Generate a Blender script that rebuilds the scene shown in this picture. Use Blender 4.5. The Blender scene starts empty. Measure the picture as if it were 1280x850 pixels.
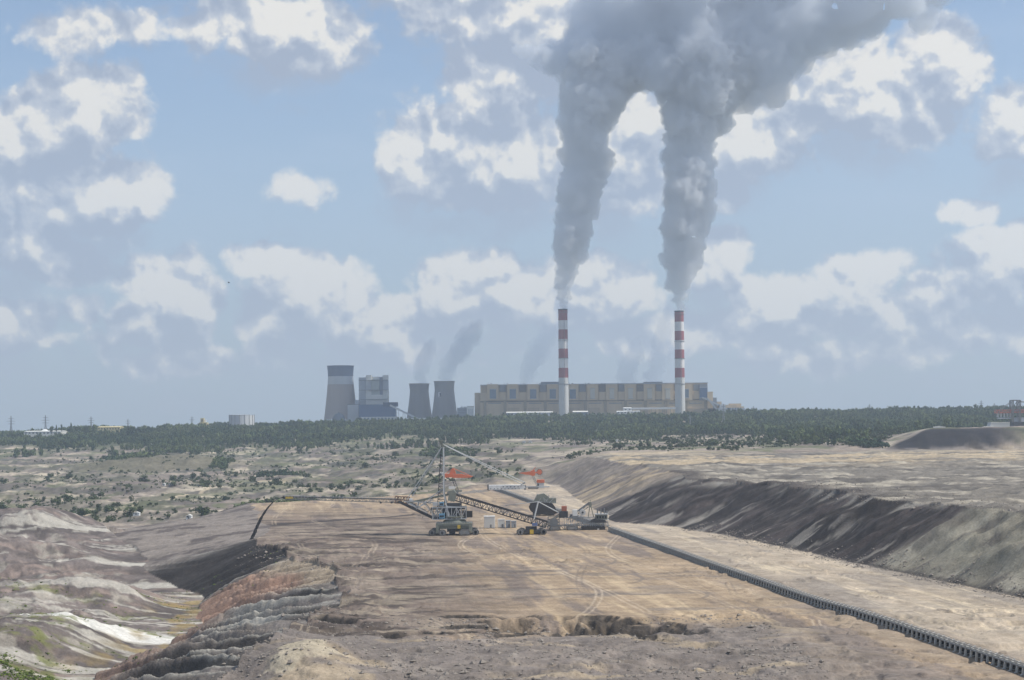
import bpy, bmesh, math, random
import numpy as np
from mathutils import Vector, Matrix

# ------------------------------------------------------------------ camera, sky, sun, exposure
SC = bpy.context.scene
COL = SC.collection
F, HX, HY, ROLL = 2030.0, 640.0, 524.0, math.radians(0.6)
rad = math.radians
cam_d = bpy.data.cameras.new('camera')
cam_d.sensor_width = 36.0
cam_d.lens = 36.0 * F / 1280.0
cam_d.shift_y = (HY - 425.0) / 1280.0
cam_d.clip_start = 0.5
cam_d.clip_end = 90000.0
cam = bpy.data.objects.new('camera', cam_d)
COL.objects.link(cam)
cam.matrix_world = Matrix.Rotation(ROLL, 4, 'Y') @ Matrix.Rotation(rad(90), 4, 'X')
SC.camera = cam
SC.view_settings.view_transform = 'Standard'
SC.view_settings.look = 'None'
SC.view_settings.gamma = 1.0
SC.view_settings.exposure = 0.35
SC.cycles.volume_bounces = 6
SC.cycles.max_bounces = 8
SC.cycles.diffuse_bounces = 2
SC.cycles.use_denoising = True

def pix(px, py):
    dx, dy = px - HX, py - HY
    c, s = math.cos(ROLL), math.sin(ROLL)
    return dx * c - dy * s, dx * s + dy * c
def at(px, py, d):
    """world point at distance d seen at a place measured on the photograph"""
    qx, qy = pix(px, py)
    return Vector((qx / F * d, d, -qy / F * d))
def azel(px, py):
    qx, qy = pix(px, py)
    v = Vector((qx / F, 1.0, -qy / F)).normalized()
    return math.atan2(v.x, v.y), math.asin(v.z)

SUN_EL, SUN_AZ = rad(55), rad(102)      # azimuth from +Y (view direction) towards +X
sd = bpy.data.lights.new('sun', 'SUN')
sd.energy = 3.6; sd.angle = rad(0.5); sd.color = (1.0, 0.95, 0.86)
sun = bpy.data.objects.new('sun', sd); COL.objects.link(sun)
sv = Vector((math.sin(SUN_AZ) * math.cos(SUN_EL), math.cos(SUN_AZ) * math.cos(SUN_EL), math.sin(SUN_EL)))
sun.rotation_euler = sv.to_track_quat('Z', 'Y').to_euler()
sun.location = (0, 0, 400)

# ---- node helper
class NT:
    def __init__(s, tree): s.t = tree; s.n = tree.nodes; s.l = tree.links
    def new(s, typ, **k):
        n = s.n.new(typ)
        for a, b in k.items(): setattr(n, a, b)
        return n
    def put(s, sock, v):
        if v is None: return
        if isinstance(v, bpy.types.NodeSocket): s.l.new(v, sock)
        else: sock.default_value = v
    def m(s, op, a, b=None, c=None, clamp=False):
        n = s.new('ShaderNodeMath', operation=op, use_clamp=clamp)
        s.put(n.inputs[0], a); s.put(n.inputs[1], b); s.put(n.inputs[2], c)
        return n.outputs[0]
    def vm(s, op, a, b=None, out=0):
        n = s.new('ShaderNodeVectorMath', operation=op)
        s.put(n.inputs[0], a)
        if b is not None:
            if op == 'SCALE': s.put(n.inputs[3], b)
            else: s.put(n.inputs[1], b)
        return n.outputs[out]
    def mix(s, f, a, b, mode='MIX'):
        n = s.new('ShaderNodeMix', data_type='RGBA', blend_type=mode)
        s.put(n.inputs[0], f); s.put(n.inputs[6], a); s.put(n.inputs[7], b)
        return n.outputs[2]
    def rng(s, v, a, b, c=0.0, d=1.0, smooth=True):
        n = s.new('ShaderNodeMapRange')
        n.interpolation_type = 'SMOOTHSTEP' if smooth else 'LINEAR'
        s.put(n.inputs[0], v); n.inputs[1].default_value = a; n.inputs[2].default_value = b
        n.inputs[3].default_value = c; n.inputs[4].default_value = d
        return n.outputs[0]
    def noise(s, vec, scale, det=4.0, rough=0.5, out=0, dist=0.0):
        n = s.new('ShaderNodeTexNoise')
        s.put(n.inputs['Vector'], vec)
        n.inputs['Scale'].default_value = scale; n.inputs['Detail'].default_value = det
        n.inputs['Roughness'].default_value = rough; n.inputs['Distortion'].default_value = dist
        return n.outputs[out]

# ---- sky: clouds live in direction space (azimuth, elevation)
# cx, cy, rx, ry of every cloud as measured on the photograph, strength
CL = [(50,165,60,55,1),(110,130,55,38,1),(150,105,30,28,.9),(30,210,60,60,1.1),(90,245,85,42,1.1),(155,240,45,42,1.1),
      (20,300,65,34,1.05),(85,325,62,26,1),(200,350,55,38,1),(232,380,42,42,1),(190,400,45,30,.9),(30,400,42,30,1),(108,385,24,18,.7),
      (350,30,100,40,1.0),(370,70,60,22,.6),(120,35,75,30,.62),
      (340,335,48,24,1),(390,350,50,30,1),(370,385,75,42,1.05),(430,390,40,38,1),(320,412,30,14,.8),(480,400,40,26,1),(60,425,110,20,.5),
      (580,180,90,58,1.15),(520,200,38,45,1.1),(650,205,80,55,1.1),(620,95,62,66,.95),(560,230,70,30,1),(640,15,95,40,1.1),(700,60,70,60,1),
      (780,200,60,62,1.1),(800,150,40,40,1),(590,345,60,32,1),(640,370,70,38,1.05),(560,385,60,38,1),(510,395,50,26,.9),
      (720,385,70,34,1),(780,370,45,30,.95),(740,340,60,22,.6),
      (925,170,50,48,1),(910,235,24,26,1),(900,310,38,32,1.1),(880,345,30,26,1),(1075,120,75,62,1.1),(1165,85,48,68,1.1),(1120,145,80,40,.9),
      (1010,150,70,46,.8),(980,375,60,30,.95),(930,360,34,20,.8),(1075,348,50,30,1),(960,400,95,28,.8),(1090,395,70,24,.8),
      (1265,150,45,38,.95),(1215,265,36,16,.9),(1170,370,48,24,1),(1245,345,50,40,1.05),(1240,310,40,26,1),(1290,290,24,20,1),
      (1180,415,100,24,.62),(1030,440,120,22,.6),(850,420,90,26,.7),(380,238,38,18,.4),(250,445,120,18,.5),(520,440,90,20,.5),
      (800,-60,330,90,1.0),(300,-90,150,50,.8),(1350,60,50,70,.9),(-60,260,70,80,1),(1370,340,70,50,1)]
def cloud_group():
    g = bpy.data.node_groups.new('cloud_density', 'ShaderNodeTree')
    g.interface.new_socket(name='Vector', in_out='INPUT', socket_type='NodeSocketVector')
    g.interface.new_socket(name='Density', in_out='OUTPUT', socket_type='NodeSocketFloat')
    t = NT(g)
    gi = t.new('NodeGroupInput'); go = t.new('NodeGroupOutput')
    p0 = gi.outputs[0]
    w = t.noise(p0, 14.0, 5.0, 0.6, out=1)
    w = t.vm('SUBTRACT', w, (.5, .5, .5))
    w = t.vm('MULTIPLY', w, (.028, .022, 0))
    p = t.vm('ADD', p0, w)
    f = None
    for cx, cy, rx, ry, st in CL:
        a, e = azel(cx, cy)
        q = t.vm('SUBTRACT', p, (a, e, 0))
        q = t.vm('MULTIPLY', q, (F / rx / 1.36, F / ry / 1.36, 0))
        d = t.m('MULTIPLY_ADD', t.vm('LENGTH', q, out=1), -1.0 * st, 1.0 * st)
        f = d if f is None else t.m('SMOOTH_MAX', f, d, .12)
    far = t.noise(p, 5.0, 3.0, .5)                 # loose cloud field outside the picture
    out = t.m('GREATER_THAN', t.m('ABSOLUTE', t.vm('DOT_PRODUCT', p0, (1, 0, 0), out=1)), .45)
    ff = t.m('MULTIPLY', t.m('MULTIPLY_ADD', far, 4.0, -2.15), out)
    f = t.m('MAXIMUM', f, t.m('ADD', ff, t.m('MULTIPLY', t.m('SUBTRACT', 1.0, out), -9.0)))
    n1 = t.noise(p0, 34.0, 8.0, .62)
    n2 = t.noise(p0, 11.0, 3.0, .5)
    vo = t.new('ShaderNodeTexVoronoi', feature='F1', voronoi_dimensions='2D'); vo.inputs['Scale'].default_value = 24.0
    vo.inputs['Detail'].default_value = 3.0; vo.inputs['Roughness'].default_value = .55; vo.inputs['Lacunarity'].default_value = 2.2
    wq = t.vm('MULTIPLY', t.vm('SUBTRACT', t.noise(p0, 30.0, 3.0, .5, out=1), (.5, .5, .5)), (.03, .03, 0))
    t.l.new(t.vm('ADD', p0, wq), vo.inputs['Vector'])
    f = t.m('ADD', f, t.m('MULTIPLY_ADD', n1, .95, -.475))
    f = t.m('ADD', f, t.m('MULTIPLY_ADD', n2, .5, -.25))
    f = t.m('ADD', f, t.m('MULTIPLY_ADD', vo.outputs['Distance'], -.36, .32))
    t.l.new(f, go.inputs[0])
    return g
W = bpy.data.worlds.new('World'); SC.world = W; W.use_nodes = True
W.cycles.sampling_method = 'MANUAL'; W.cycles.sample_map_resolution = 256
t = NT(W.node_tree); t.n.clear()
sky = t.new('ShaderNodeTexSky', sky_type='NISHITA')
sky.sun_disc = False; sky.sun_elevation = SUN_EL; sky.sun_rotation = SUN_AZ
sky.altitude = 100; sky.air_density = 1.0; sky.dust_density = .5; sky.ozone_density = 1.8
tc = t.new('ShaderNodeTexCoord')
sp = t.new('ShaderNodeSeparateXYZ'); t.l.new(tc.outputs['Generated'], sp.inputs[0])
az = t.m('ARCTAN2', sp.outputs[0], sp.outputs[1]); el = t.m('ARCSINE', sp.outputs[2])
cb = t.new('ShaderNodeCombineXYZ'); t.l.new(az, cb.inputs[0]); t.l.new(el, cb.inputs[1])
G = cloud_group()
g1 = t.new('ShaderNodeGroup'); g1.node_tree = G; t.l.new(cb.outputs[0], g1.inputs[0])
g2 = t.new('ShaderNodeGroup'); g2.node_tree = G
t.l.new(t.vm('ADD', cb.outputs[0], (.006, .026, 0)), g2.inputs[0])
dens = t.m('MAXIMUM', t.rng(g1.outputs[0], .0, .30), t.rng(g2.outputs[0], .25, 1.0, 0.0, .75))
thick = t.m('SUBTRACT', g1.outputs[0], g2.outputs[0])
def puff(off):
    q = t.vm('ADD', cb.outputs[0], off)
    a = t.noise(q, 26.0, 5.0, .6)
    v_ = t.new('ShaderNodeTexVoronoi', feature='SMOOTH_F1', voronoi_dimensions='2D'); v_.inputs['Scale'].default_value = 34.0
    v_.inputs['Detail'].default_value = 2.0; v_.inputs['Smoothness'].default_value = .35
    wq_ = t.vm('MULTIPLY', t.vm('SUBTRACT', t.noise(q, 30.0, 3.0, .5, out=1), (.5, .5, .5)), (.03, .03, 0))
    t.l.new(t.vm('ADD', q, wq_), v_.inputs['Vector'])
    return t.m('SUBTRACT', t.m('MULTIPLY', a, 1.3), t.m('MULTIPLY', v_.outputs['Distance'], .55))
relief = t.m('SUBTRACT', puff((0, 0, 0)), puff((.003, .008, 0)))
lit = t.m('ADD', t.m('MULTIPLY', thick, .75), t.m('MULTIPLY', relief, 1.5))
lit = t.rng(lit, -.38, .66)
core = t.rng(g1.outputs[0], .3, 1.5)
ccol = t.mix(t.rng(lit, 0, .5), (2.85, 3.25, 4.05, 1), (4.4, 4.65, 5.1, 1))
ccol = t.mix(t.rng(lit, .45, .95), ccol, (8.0, 7.5, 6.55, 1))
ccol = t.mix(t.rng(el, .0, .13, .55, 0.0), ccol, (3.7, 4.1, 4.7, 1))
wisp = t.rng(t.noise(t.vm('MULTIPLY', cb.outputs[0], (3.0, 11.0, 1)), 2.2, 5.0, .55), .42, .8)
base = t.mix(t.m('MULTIPLY', wisp, .3), sky.outputs[0], (4.2, 5.1, 6.4, 1))
base = t.mix(t.rng(el, .0, .24, .85, 0.0), base, (2.75, 3.4, 4.25, 1))
full = t.mix(t.m('MULTIPLY', dens, .92), base, ccol)
bg = t.new('ShaderNodeBackground'); bg.inputs[1].default_value = .10
t.l.new(full, bg.inputs[0])
wo = t.new('ShaderNodeOutputWorld'); t.l.new(bg.outputs[0], wo.inputs[0])

# ------------------------------------------------------------------ numpy noise
def _h(ix, iy, seed):
    h = (ix * 374761393 + iy * 668265263 + seed * 974634777) & 0xFFFFFFFF
    h = ((h ^ (h >> 13)) * 1274126177) & 0xFFFFFFFF
    h = h ^ (h >> 16)
    return (h & 0xFFFF).astype(np.float32) / 65535.0
def vn(x, y, seed=0):
    xf = np.floor(x); yf = np.floor(y)
    ix = xf.astype(np.int64); iy = yf.astype(np.int64)
    fx = (x - xf).astype(np.float32); fy = (y - yf).astype(np.float32)
    fx = fx * fx * (3 - 2 * fx); fy = fy * fy * (3 - 2 * fy)
    a = _h(ix, iy, seed); b = _h(ix + 1, iy, seed); c = _h(ix, iy + 1, seed); d = _h(ix + 1, iy + 1, seed)
    return (a + (b - a) * fx) * (1 - fy) + (c + (d - c) * fx) * fy
def fbm(x, y, o=4, seed=0, g=.5):
    s = 0; a = 1.0; tot = 0
    for k in range(o):
        s = s + a * (vn(x, y, seed + k * 17) - .5); tot += a; a *= g
        x = x * 2.03 + 11.3; y = y * 2.03 + 5.7
    return s / tot * 2          # about -1..1
def ridged(x, y, o=4, seed=0):
    s = 0; a = 1.0; tot = 0
    for k in range(o):
        s = s + a * (1 - np.abs(vn(x, y, seed + k * 13) * 2 - 1)); tot += a; a *= .5
        x = x * 2.07 + 3.1; y = y * 2.07 + 8.9
    return s / tot
def ss(a, b, x):
    t = np.clip((x - a) / (b - a), 0, 1)
    return t * t * (3 - 2 * t)
def lerp(a, b, t): return a + (b - a) * t

# ------------------------------------------------------------------ terrain
FU = np.array([-.9, -.315, -.15, -.03, .06, .225, .315, .9])
FD = np.array([1400, 1700, 2000, 2100, 2250, 2600, 3000, 3400, 3700, 4000, 4300, 4700, 6500, 40000])
FZ = np.array([[-105,-103,-100,-98,-95,-86,-74,-60,-48,-38,-30,-32,-40,-40],
               [-105,-103,-100,-98,-94,-86,-74,-60,-48,-38,-30,-32,-40,-40],
               [-100,-98,-95,-93,-90,-83,-70,-56,-40,-26,-14,-12,-38,-40],
               [-78,-77,-76,-75,-72,-62,-50,-38,-25,-12,-4,-2,-36,-40],
               [-46,-46,-46,-46,-45,-44,-42,-34,-22,-8,0,0,-36,-40],
               [-46,-46,-46,-44,-36,-34,-31,-25,-14,-2,4,4,-36,-40],
               [-46,-46,-46,-45,-35,-33,-28,-18,-8,2,8,8,-36,-40],
               [-46,-46,-46,-45,-35,-33,-28,-18,-8,2,8,8,-36,-40]], dtype=float)
def far_z(u, d):
    cols = [np.interp(d, FD, FZ[k]) for k in range(len(FU))]
    uc = np.clip(u, FU[0], FU[-1] - 1e-6)
    k = np.clip(np.searchsorted(FU, uc, side='right') - 1, 0, len(FU) - 2)
    st = np.stack(cols, 0)
    idx = np.arange(len(uc))
    a = st[k, idx]; b = st[k + 1, idx]
    t = (uc - FU[k]) / (FU[k + 1] - FU[k])
    return a + (b - a) * t
def xE(d): return np.interp(d, [200, 430, 560, 640, 700, 780, 895, 980, 1150, 1450, 2200], [-72, -80, -82, -77, -74, -86, -118, -151, -172, -232, -400])
def wT(d): return np.interp(d, [200, 450, 674, 980, 1060, 1200, 1400], [80, 82, 84, 42, 80, 110, 110])
def xF(d): return np.interp(d, [200, 454, 654, 1061, 1112, 1170, 1500, 1821, 2000, 2200], [296, 246, 206, 126, 112, 74, 62, 52, 10, -60])
def wC(d): return np.interp(d, [300, 454, 900, 1100, 1320, 1800, 2000], [42, 42, 46, 58, 70, 56, 60])
# world-space colours (albedo)
def C(r, g, b): return np.array([r, g, b], dtype=np.float32)
def cmix(c, col, m): return c + (np.asarray(col, dtype=np.float32) - c) * m[:, None]
def terrain(x, d, want_col=True):
    n = len(x)
    u = x / np.maximum(d, 1.0)
    big = fbm(x / 90, d / 90, 4, 1)
    med = fbm(x / 22, d / 22, 4, 5)
    fin = fbm(x / 5, d / 5, 3, 9)
    # ---- pit: dump floor | spoil face | bench | cut wall | upper bench
    e = xE(d) + 9 * fbm(d / 45, d * 0 + 3, 3, 21)
    w = wT(d) * (1 + .12 * fbm(d / 60, d * 0 + 7, 2, 22))
    toe = e - w
    f = xF(d) + 5 * fbm(d / 60, d * 0 + 1, 3, 23)
    cw = wC(d) * (1 + .22 * fbm(d / 45, d * 0 + 9, 3, 24)) + 4 * fbm(x / 14, d / 14, 3, 25)
    cr = f + cw
    # dump surface with old spoil arcs
    bx = toe - x
    arc = d + .0016 * np.clip(bx, 0, 600) ** 2 * 0 + 26 * fbm(x / 120, d / 120, 3, 31) + .35 * bx
    hump = 6 * np.sin(arc / 34.0 + 2 * big) * ss(0, 45, bx) + 3.0 * ridged(arc / 26.0, bx / 70, 3, 36) + 13 * fbm(x / 120, d / 110, 4, 33) + 5 * fbm(x / 34, d / 34, 4, 37) + 3 * ridged(x / 30, d / 50, 3, 38) + 4.5 * (ridged((x + .5 * d) / 17, (d - .3 * x) / 40, 4, 39) - .5)
    zd = np.interp(d, [200, 700, 1000, 1070, 1200, 1350, 1520], [-94, -99, -102, -92, -86, -88, -106]) + ss(0, 60, bx) * 6 + hump * ss(5, 60, bx) \
        - 12 * np.exp(-(((x + 335) / 45) ** 2 + ((d - 1130) / 55) ** 2)) + 9 * np.exp(-(((x + 370) / 90) ** 2 + ((d - 1260) / 50) ** 2)) + .8 * med + .35 * fin
    # spoil face: ribs running down the face
    s1 = np.clip((x - toe) / w, 0, 1)
    tt = d + .75 * (x - toe)
    rib_p = tt / 19.0 + .9 * fbm(tt / 42, s1 * 1.2, 3, 41) + .06 * fbm(x / 6, d / 6, 3, 42)
    saw = (rib_p - np.floor(rib_p))
    rib = np.where(saw < .40, saw / .40, (1 - saw) / .60) - .45
    ribamp = 8.0 * (.35 + 1.3 * _h(np.floor(rib_p).astype(np.int64), np.floor(rib_p).astype(np.int64) * 0, 3))
    ribm = np.sin(np.pi * np.clip(s1 * .85 + .12, 0, 1)) * np.interp(d, [450, 500, 900, 980, 1060], [1, 1, .8, .3, .15])
    zb = -75 + .35 * med + .10 * fin
    zf = lerp(np.interp(d, [200, 700, 1000, 1070, 1200, 1350, 1520], [-94, -99, -102, -92, -86, -88, -106]), -75.0, s1) + ribamp * rib * ribm + (2.2 * med + 1.1 * fin + 1.6 * (ridged(x / 9, d / 9, 3, 43) - .5)) * ribm + .3 * fin
    zb = zb + 3.2 * (rib + .3) * np.exp(-np.clip(x - e, 0, 200) / 9.0) * ss(1000, 930, d)
    # ridge that builds up under the discharge boom
    tip = np.array([at(310, 678, 1000).x, 1000.0])
    # bench roughness
    ang = x * .992 + d * .1275
    lon = -x * .1275 + d * .992
    rough_w = ss(-25, -70, x - 0) * ss(560, 640, d) * ss(1150, 960, d)
    zb = zb + rough_w * (1.6 * med + 2.2 * np.abs(fbm(x / 12, d / 16, 4, 55)))
    rb = ss(568, 545, d + 22 * big + 10 * med - .12 * np.clip(x, -60, 60)) * ss(135, 80, x + .0 * d)         # rubble in the foreground
    zb = zb + rb * (2.2 * ridged(x / 26, d / 20, 4, 61) + 2.6 * fbm(x / 45, d / 45, 3, 62) + .4 * fin - .5)
    # dug hollows with sharp rims in the rubble
    hn = fbm(x / 11, d / 8, 4, 63)
    hole = np.full_like(x, -1.0)
    for hx, hd, hrx, hrd in ((14, 578, 34, 27), (40, 566, 30, 20), (-4, 606, 26, 7), (-37, 561, 14, 5), (-17, 607, 5, 4), (-70, 600, 16, 5), (-95, 640, 12, 6)):
        hole = np.maximum(hole, 1.0 - np.sqrt(((x - hx) / hrx) ** 2 + ((d - hd) / hrd) ** 2))
    hraw = hole + .62 * hn; hole = ss(-.08, .50, hraw)
    zb = zb + (2.4 * ridged(x / 7, d / 7, 3, 67) + 1.5 * fbm(x / 3, d / 3, 2, 68)) * ss(.1, .5, hole) - 8.0 * hole + 1.6 * ss(-.35, .0, fbm(x / 16, d / 11, 4, 66)) * ss(640, 600, d) * (1 - hole)
    zb = zb + 7 * np.exp(-(((x + 61) / 13) ** 2 + ((d - 480) / 20) ** 2)) + 1.2 * np.exp(-(((x + 8) / 42) ** 2 + ((d - 800) / 16) ** 2))
    zb = zb + .9 * ss(.25, .6, fbm(x / 6, d / 7, 4, 198)) * ss(-.1, .3, fbm(x / 60, d / 80, 2, 199)) * ss(1100, 900, d)
    trk = fbm(ang / 1.6, lon / 60, 3, 71)
    zb = zb + .12 * trk * (1 - rb)
    # cut wall
    s2 = np.clip((x - f) / np.maximum(cw, 5), 0, 1)
    tw = d + .18 * (x - f)
    gull = ridged(tw / 16, s2 * .6, 4, 81)
    zc = -46 + 2.2 * fbm(x / 60, d / 60, 3, 82)
    zw = lerp(-75.0, zc, s2 ** 1.08) + (7.5 * (gull - .55) + 1.6 * (ridged(tw / 5, s2 * 1.4, 3, 87) - .5) + 4.0 * fbm(tw / 30, s2 * 2, 3, 83)) * np.sin(np.pi * s2) + .5 * fin * s2
    over = ss(0, 90, x - cr)
    zp = zc + (5.0 * (ridged(x / 38, d / 30, 4, 84) - .55) + 1.2 * fbm(x / 9, d / 9, 3, 86)) * ss(0, 25, x - cr) + .5 * fin \
        + 2.4 * np.exp(-((x - cr - 10) / 14) ** 2) * (.4 + fbm(x / 16, d / 16, 2, 85))
    z = np.where(x < toe, zd, np.where(x < e, zf, np.where(x < f, zb, np.where(x < cr, zw, zp))))
    # ---- beyond the pit
    zq = far_z(u, d)
    st_ = 7.0
    q = (zq + 3 * big) / st_
    fr = q - np.floor(q)
    terr = (np.floor(q) + ss(.62, .98, fr)) * st_ - 3 * big
    tw_ = ss(1500, 1700, d) * ss(3700, 3200, d) * ss(.06, -.02, u)
    zq = lerp(zq, terr, .8 * tw_) + (1.1 * med + 2.5 * big) * ss(20000, 3000, d) * .8
    rl = ridged(x / 75, d / 55, 4, 95)
    fz = ss(1550, 1750, d) * ss(4200, 3400, d) * ss(.04, -.03, u)
    zq = zq + fz * (9.0 * (rl - .6) + 3.5 * fbm(x / 18, d / 22, 3, 96))
    tr = ss(.02, .08, u) * ss(2300, 2050, d)
    zq = zq + tr * 2.0 * (ridged(x / 60, d / 25, 4, 91) - .5)
    # mound on the far slope, coal bank on the far side
    zq = zq + 15 * np.exp(-(((x + 620) / 130) ** 2 + ((d - 2900) / 120) ** 2) ** 1.3)
    cu = ss(.228, .262, u + .006 * fbm(d / 40, x / 40, 2, 93)); cb_ = cu * ss(2060, 2150, d + 10 * med) * ss(3000, 2500, d)
    zq = zq + cb_ * 13 + cu * ss(2060, 2150, d + 10 * med) * ss(2260, 2200, d) * 8
    h0 = np.interp(x, [-400, -200, -80, 0, 60, 400], [1450, 1500, 1650, 1840, 1900, 1980]) + 30 * big
    h1 = h0 + np.interp(x, [-200, -80, 60], [150, 150, 120])
    hw = ss(h0, h1, d)
    z = lerp(z, zq, hw)
    # ---- near ground under the viewpoint
    near = ss(330, 180, d)
    cliff = np.interp(d, [-400, 6, 10, 110, 190, 330], [-1.7, -1.7, -3.2, -46, -73, -75])
    z = lerp(z, cliff + .6 * med * ss(8, 40, d), near)
    z = z - np.where(d > 4800, (d - 4800.0) ** 2 / 12742000.0, 0)
    if not want_col: return z
    # ================= colours
    def N(s, sx=30, sd=30, o=4): return fbm(x / sx, d / sd, o, s)
    streak = fbm(ang / 5, lon / 120, 4, 101)
    tan_ = C(.365, .275, .185); mauve = C(.20, .162, .138); lightb = C(.44, .375, .295); dark = C(.085, .072, .062); grey = C(.24, .22, .19)
    c = np.tile(tan_, (n, 1))
    c = cmix(c, C(.50, .385, .25), ss(.0, .45, streak) * .8)
    c = cmix(c, mauve, ss(.0, .4, fbm(ang / 9, lon / 90, 5, 103)) * .85)
    c = cmix(c, C(.19, .165, .145), ss(.12, .5, fbm(x / 30, d / 12, 4, 104)) * .6 * ss(1100, 700, d))
    # left part of the bench: mauve, lumpy
    lw = ss(22, -50, x + .06 * (d - 700) + 25 * big + 8 * med) * ss(1500, 1100, d)
    c = cmix(c, C(.17, .135, .115), lw * .9)
    c = cmix(c, C(.30, .245, .19), lw * ss(.0, .3, fbm(x / 14, d / 20, 5, 197)) * .6)
    c = cmix(c, C(.07, .057, .05), lw * ss(-.08, .2, fbm(x / 30, d / 14, 4, 105)) * .8)
    c = cmix(c, C(.36, .30, .225), lw * ss(.12, .4, fbm(x / 24, d / 9, 4, 106)) * .6)
    # strip beyond the conveyor
    conv = 142 - .1275 * (d - 474)
    rs = ss(0, 14, x - conv) * (1 - hw)
    c = cmix(c, lightb, rs * (.75 + .2 * streak))
    c = cmix(c, C(.27, .235, .20), rs * ss(.05, .5, fbm(ang / 12, lon / 70, 4, 107)) * .75)
    c = cmix(c, C(.66, .55, .39), rs * ss(.2, .55, fbm(ang / 4, lon / 60, 4, 108)) * .6)
    c = cmix(c, C(.26, .21, .17), ss(26, 4, np.abs(x - conv)) * .65 * (.6 + streak))
    # dark wet spill line beyond the boom
    dw = np.interp(x, [-170, -120, -60], [24, 17, 5]); dl = ss(dw, dw * .5, np.abs(d - 1196 - 12 * N(109, 30, 30, 4) - 1.15 * (x + 160))) * ss(-50, -80, x) * ss(-185, -170, x)
    c = cmix(c, C(.06, .05, .045), dl * .9)
    for (sd_, x0_, x1_, w_) in ((778, -32, 20, 4), (793, -26, 26, 6), (812, -30, 10, 3), (716, -14, 30, 2.5), (690, 20, 60, 3), (905, -60, -10, 4)):
        c = cmix(c, C(.15, .13, .115), ss(w_, w_ * .4, np.abs(d - sd_ - 4 * fbm(x / 14, x * 0 + sd_, 3, 192))) * ss(x0_ - 6, x0_ + 4, x) * ss(x1_ + 6, x1_ - 4, x) * (1 - rb) * .75)
    # vehicle tracks
    bm_ = (1 - rb) * (1 - hw) * ((x > e + 4) & (x < f - 3))
    for k in range(16):
        hk = [float(_h(np.array([k]), np.array([q]), 9)[0]) for q in range(5)]
        cx_ = -70 + 200 * hk[0] - (.1275 + .10 * (hk[4] - .5)) * (d - 474) * 1.0 + (6 + 16 * hk[1]) * np.sin(d / (60 + 90 * hk[2]) + 6 * hk[3])
        gap = np.abs(np.abs(x - cx_) - 1.3)
        c = cmix(c, C(.17, .14, .12) if k % 3 else C(.60, .49, .36), ss(.75, .25, gap) * bm_ * (.2 + .25 * hk[1]) * ss(-.35, .1, fbm(d / 40, x * 0 + k, 3, 190)))
    for (ax, ad, ar) in ((-5, 1230, 60), (3, 1236, 74), (150, 590, 15), (150, 590, 19), (30, 760, 30), (60, 690, 22), (10, 860, 44)):
        rr_ = np.sqrt((x - ax) ** 2 + ((d - ad) * .8) ** 2); th_ = np.arctan2(d - ad, x - ax)
        c = cmix(c, C(.19, .16, .135), ss(1.3, .5, np.abs(rr_ - ar)) * bm_ * ss(1.6, 1.0, np.abs(th_ - .5)) * .6)
    # rubble
    c = cmix(c, C(.20, .172, .152), rb * .95)
    c = cmix(c, C(.31, .27, .23), rb * ss(.1, .6, fbm(x / 5, d / 5, 3, 111)) * .45)
    c = cmix(c, C(.40, .32, .22), rb * ss(.15, .5, fbm(x / 25, d / 12, 3, 112)) * .7)
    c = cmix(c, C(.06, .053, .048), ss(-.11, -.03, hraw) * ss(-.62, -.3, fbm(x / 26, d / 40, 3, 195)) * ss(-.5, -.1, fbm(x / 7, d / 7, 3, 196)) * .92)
    sm = np.exp(-(((x + 62) / 16) ** 2 + ((d - 478) / 24) ** 2)) + .15 * med
    c = cmix(c, C(.43, .37, .275), ss(.55, .75, sm + .3 * fbm(x / 5, d / 6, 4, 194)))
    # spoil face
    fm = ((x >= toe) & (x < e)).astype(np.float32) * (1 - hw)
    cf = np.tile(C(.20, .175, .155), (n, 1))
    rid = np.floor(rib_p); rr = _h(rid.astype(np.int64), rid.astype(np.int64) * 0 + 5, 7)
    cf = cmix(cf, C(.12, .105, .095), ss(.5, .8, rr) * .8)
    cf = cmix(cf, C(.33, .31, .27), ss(-.05, .2, fbm(tt / 7, s1 * 1.6, 4, 121)) * .85)
    cf = cmix(cf, C(.055, .048, .043), ss(.05, .4, fbm(tt / 9, s1 * 1.0 + 4, 3, 122)) * .8)
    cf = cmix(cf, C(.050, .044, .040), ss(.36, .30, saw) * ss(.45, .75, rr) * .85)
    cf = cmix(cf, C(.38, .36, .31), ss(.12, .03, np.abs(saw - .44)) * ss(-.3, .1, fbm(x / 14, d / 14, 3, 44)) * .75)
    pk = ss(740, 780, d + 10 * med) * ss(905, 880, d)
    cf = cmix(cf, C(.36, .225, .16), pk * .85 * ss(.85, .6, s1 + .2 * med))
    cf = cmix(cf, C(.38, .30, .21), pk * ss(.55, .8, s1 + .2 * med) * .8)
    cf = cmix(cf, C(.30, .20, .15), ss(790, 740, d) * ss(.45, .1, s1 + .25 * med) * .75)
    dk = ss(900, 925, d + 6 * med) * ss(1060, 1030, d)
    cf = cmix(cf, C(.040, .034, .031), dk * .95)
    cf = cf * (1 + .25 * fbm(tt / 3, s1 * 3, 3, 123))[:, None]
    cf = cmix(cf, cmix(np.tile(C(.25, .215, .185), (n, 1)), C(.13, .11, .10), ss(0, .3, med)), ss(1030, 1075, d + 8 * med))
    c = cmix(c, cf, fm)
    # dump surface
    dm = (x < toe).astype(np.float32) * (1 - hw)
    band = fbm(arc / 17 + .6 * med, bx / 160, 4, 131)
    band2 = fbm(arc / 9 + .8 * med, bx / 120, 4, 132)
    cd = np.tile(C(.185, .155, .14), (n, 1))
    cd = cmix(cd, C(.13, .11, .10), ss(.1, .4, band) * .8)
    cd = cmix(cd, C(.28, .215, .18), ss(.1, .4, -band2) * .7)
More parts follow.
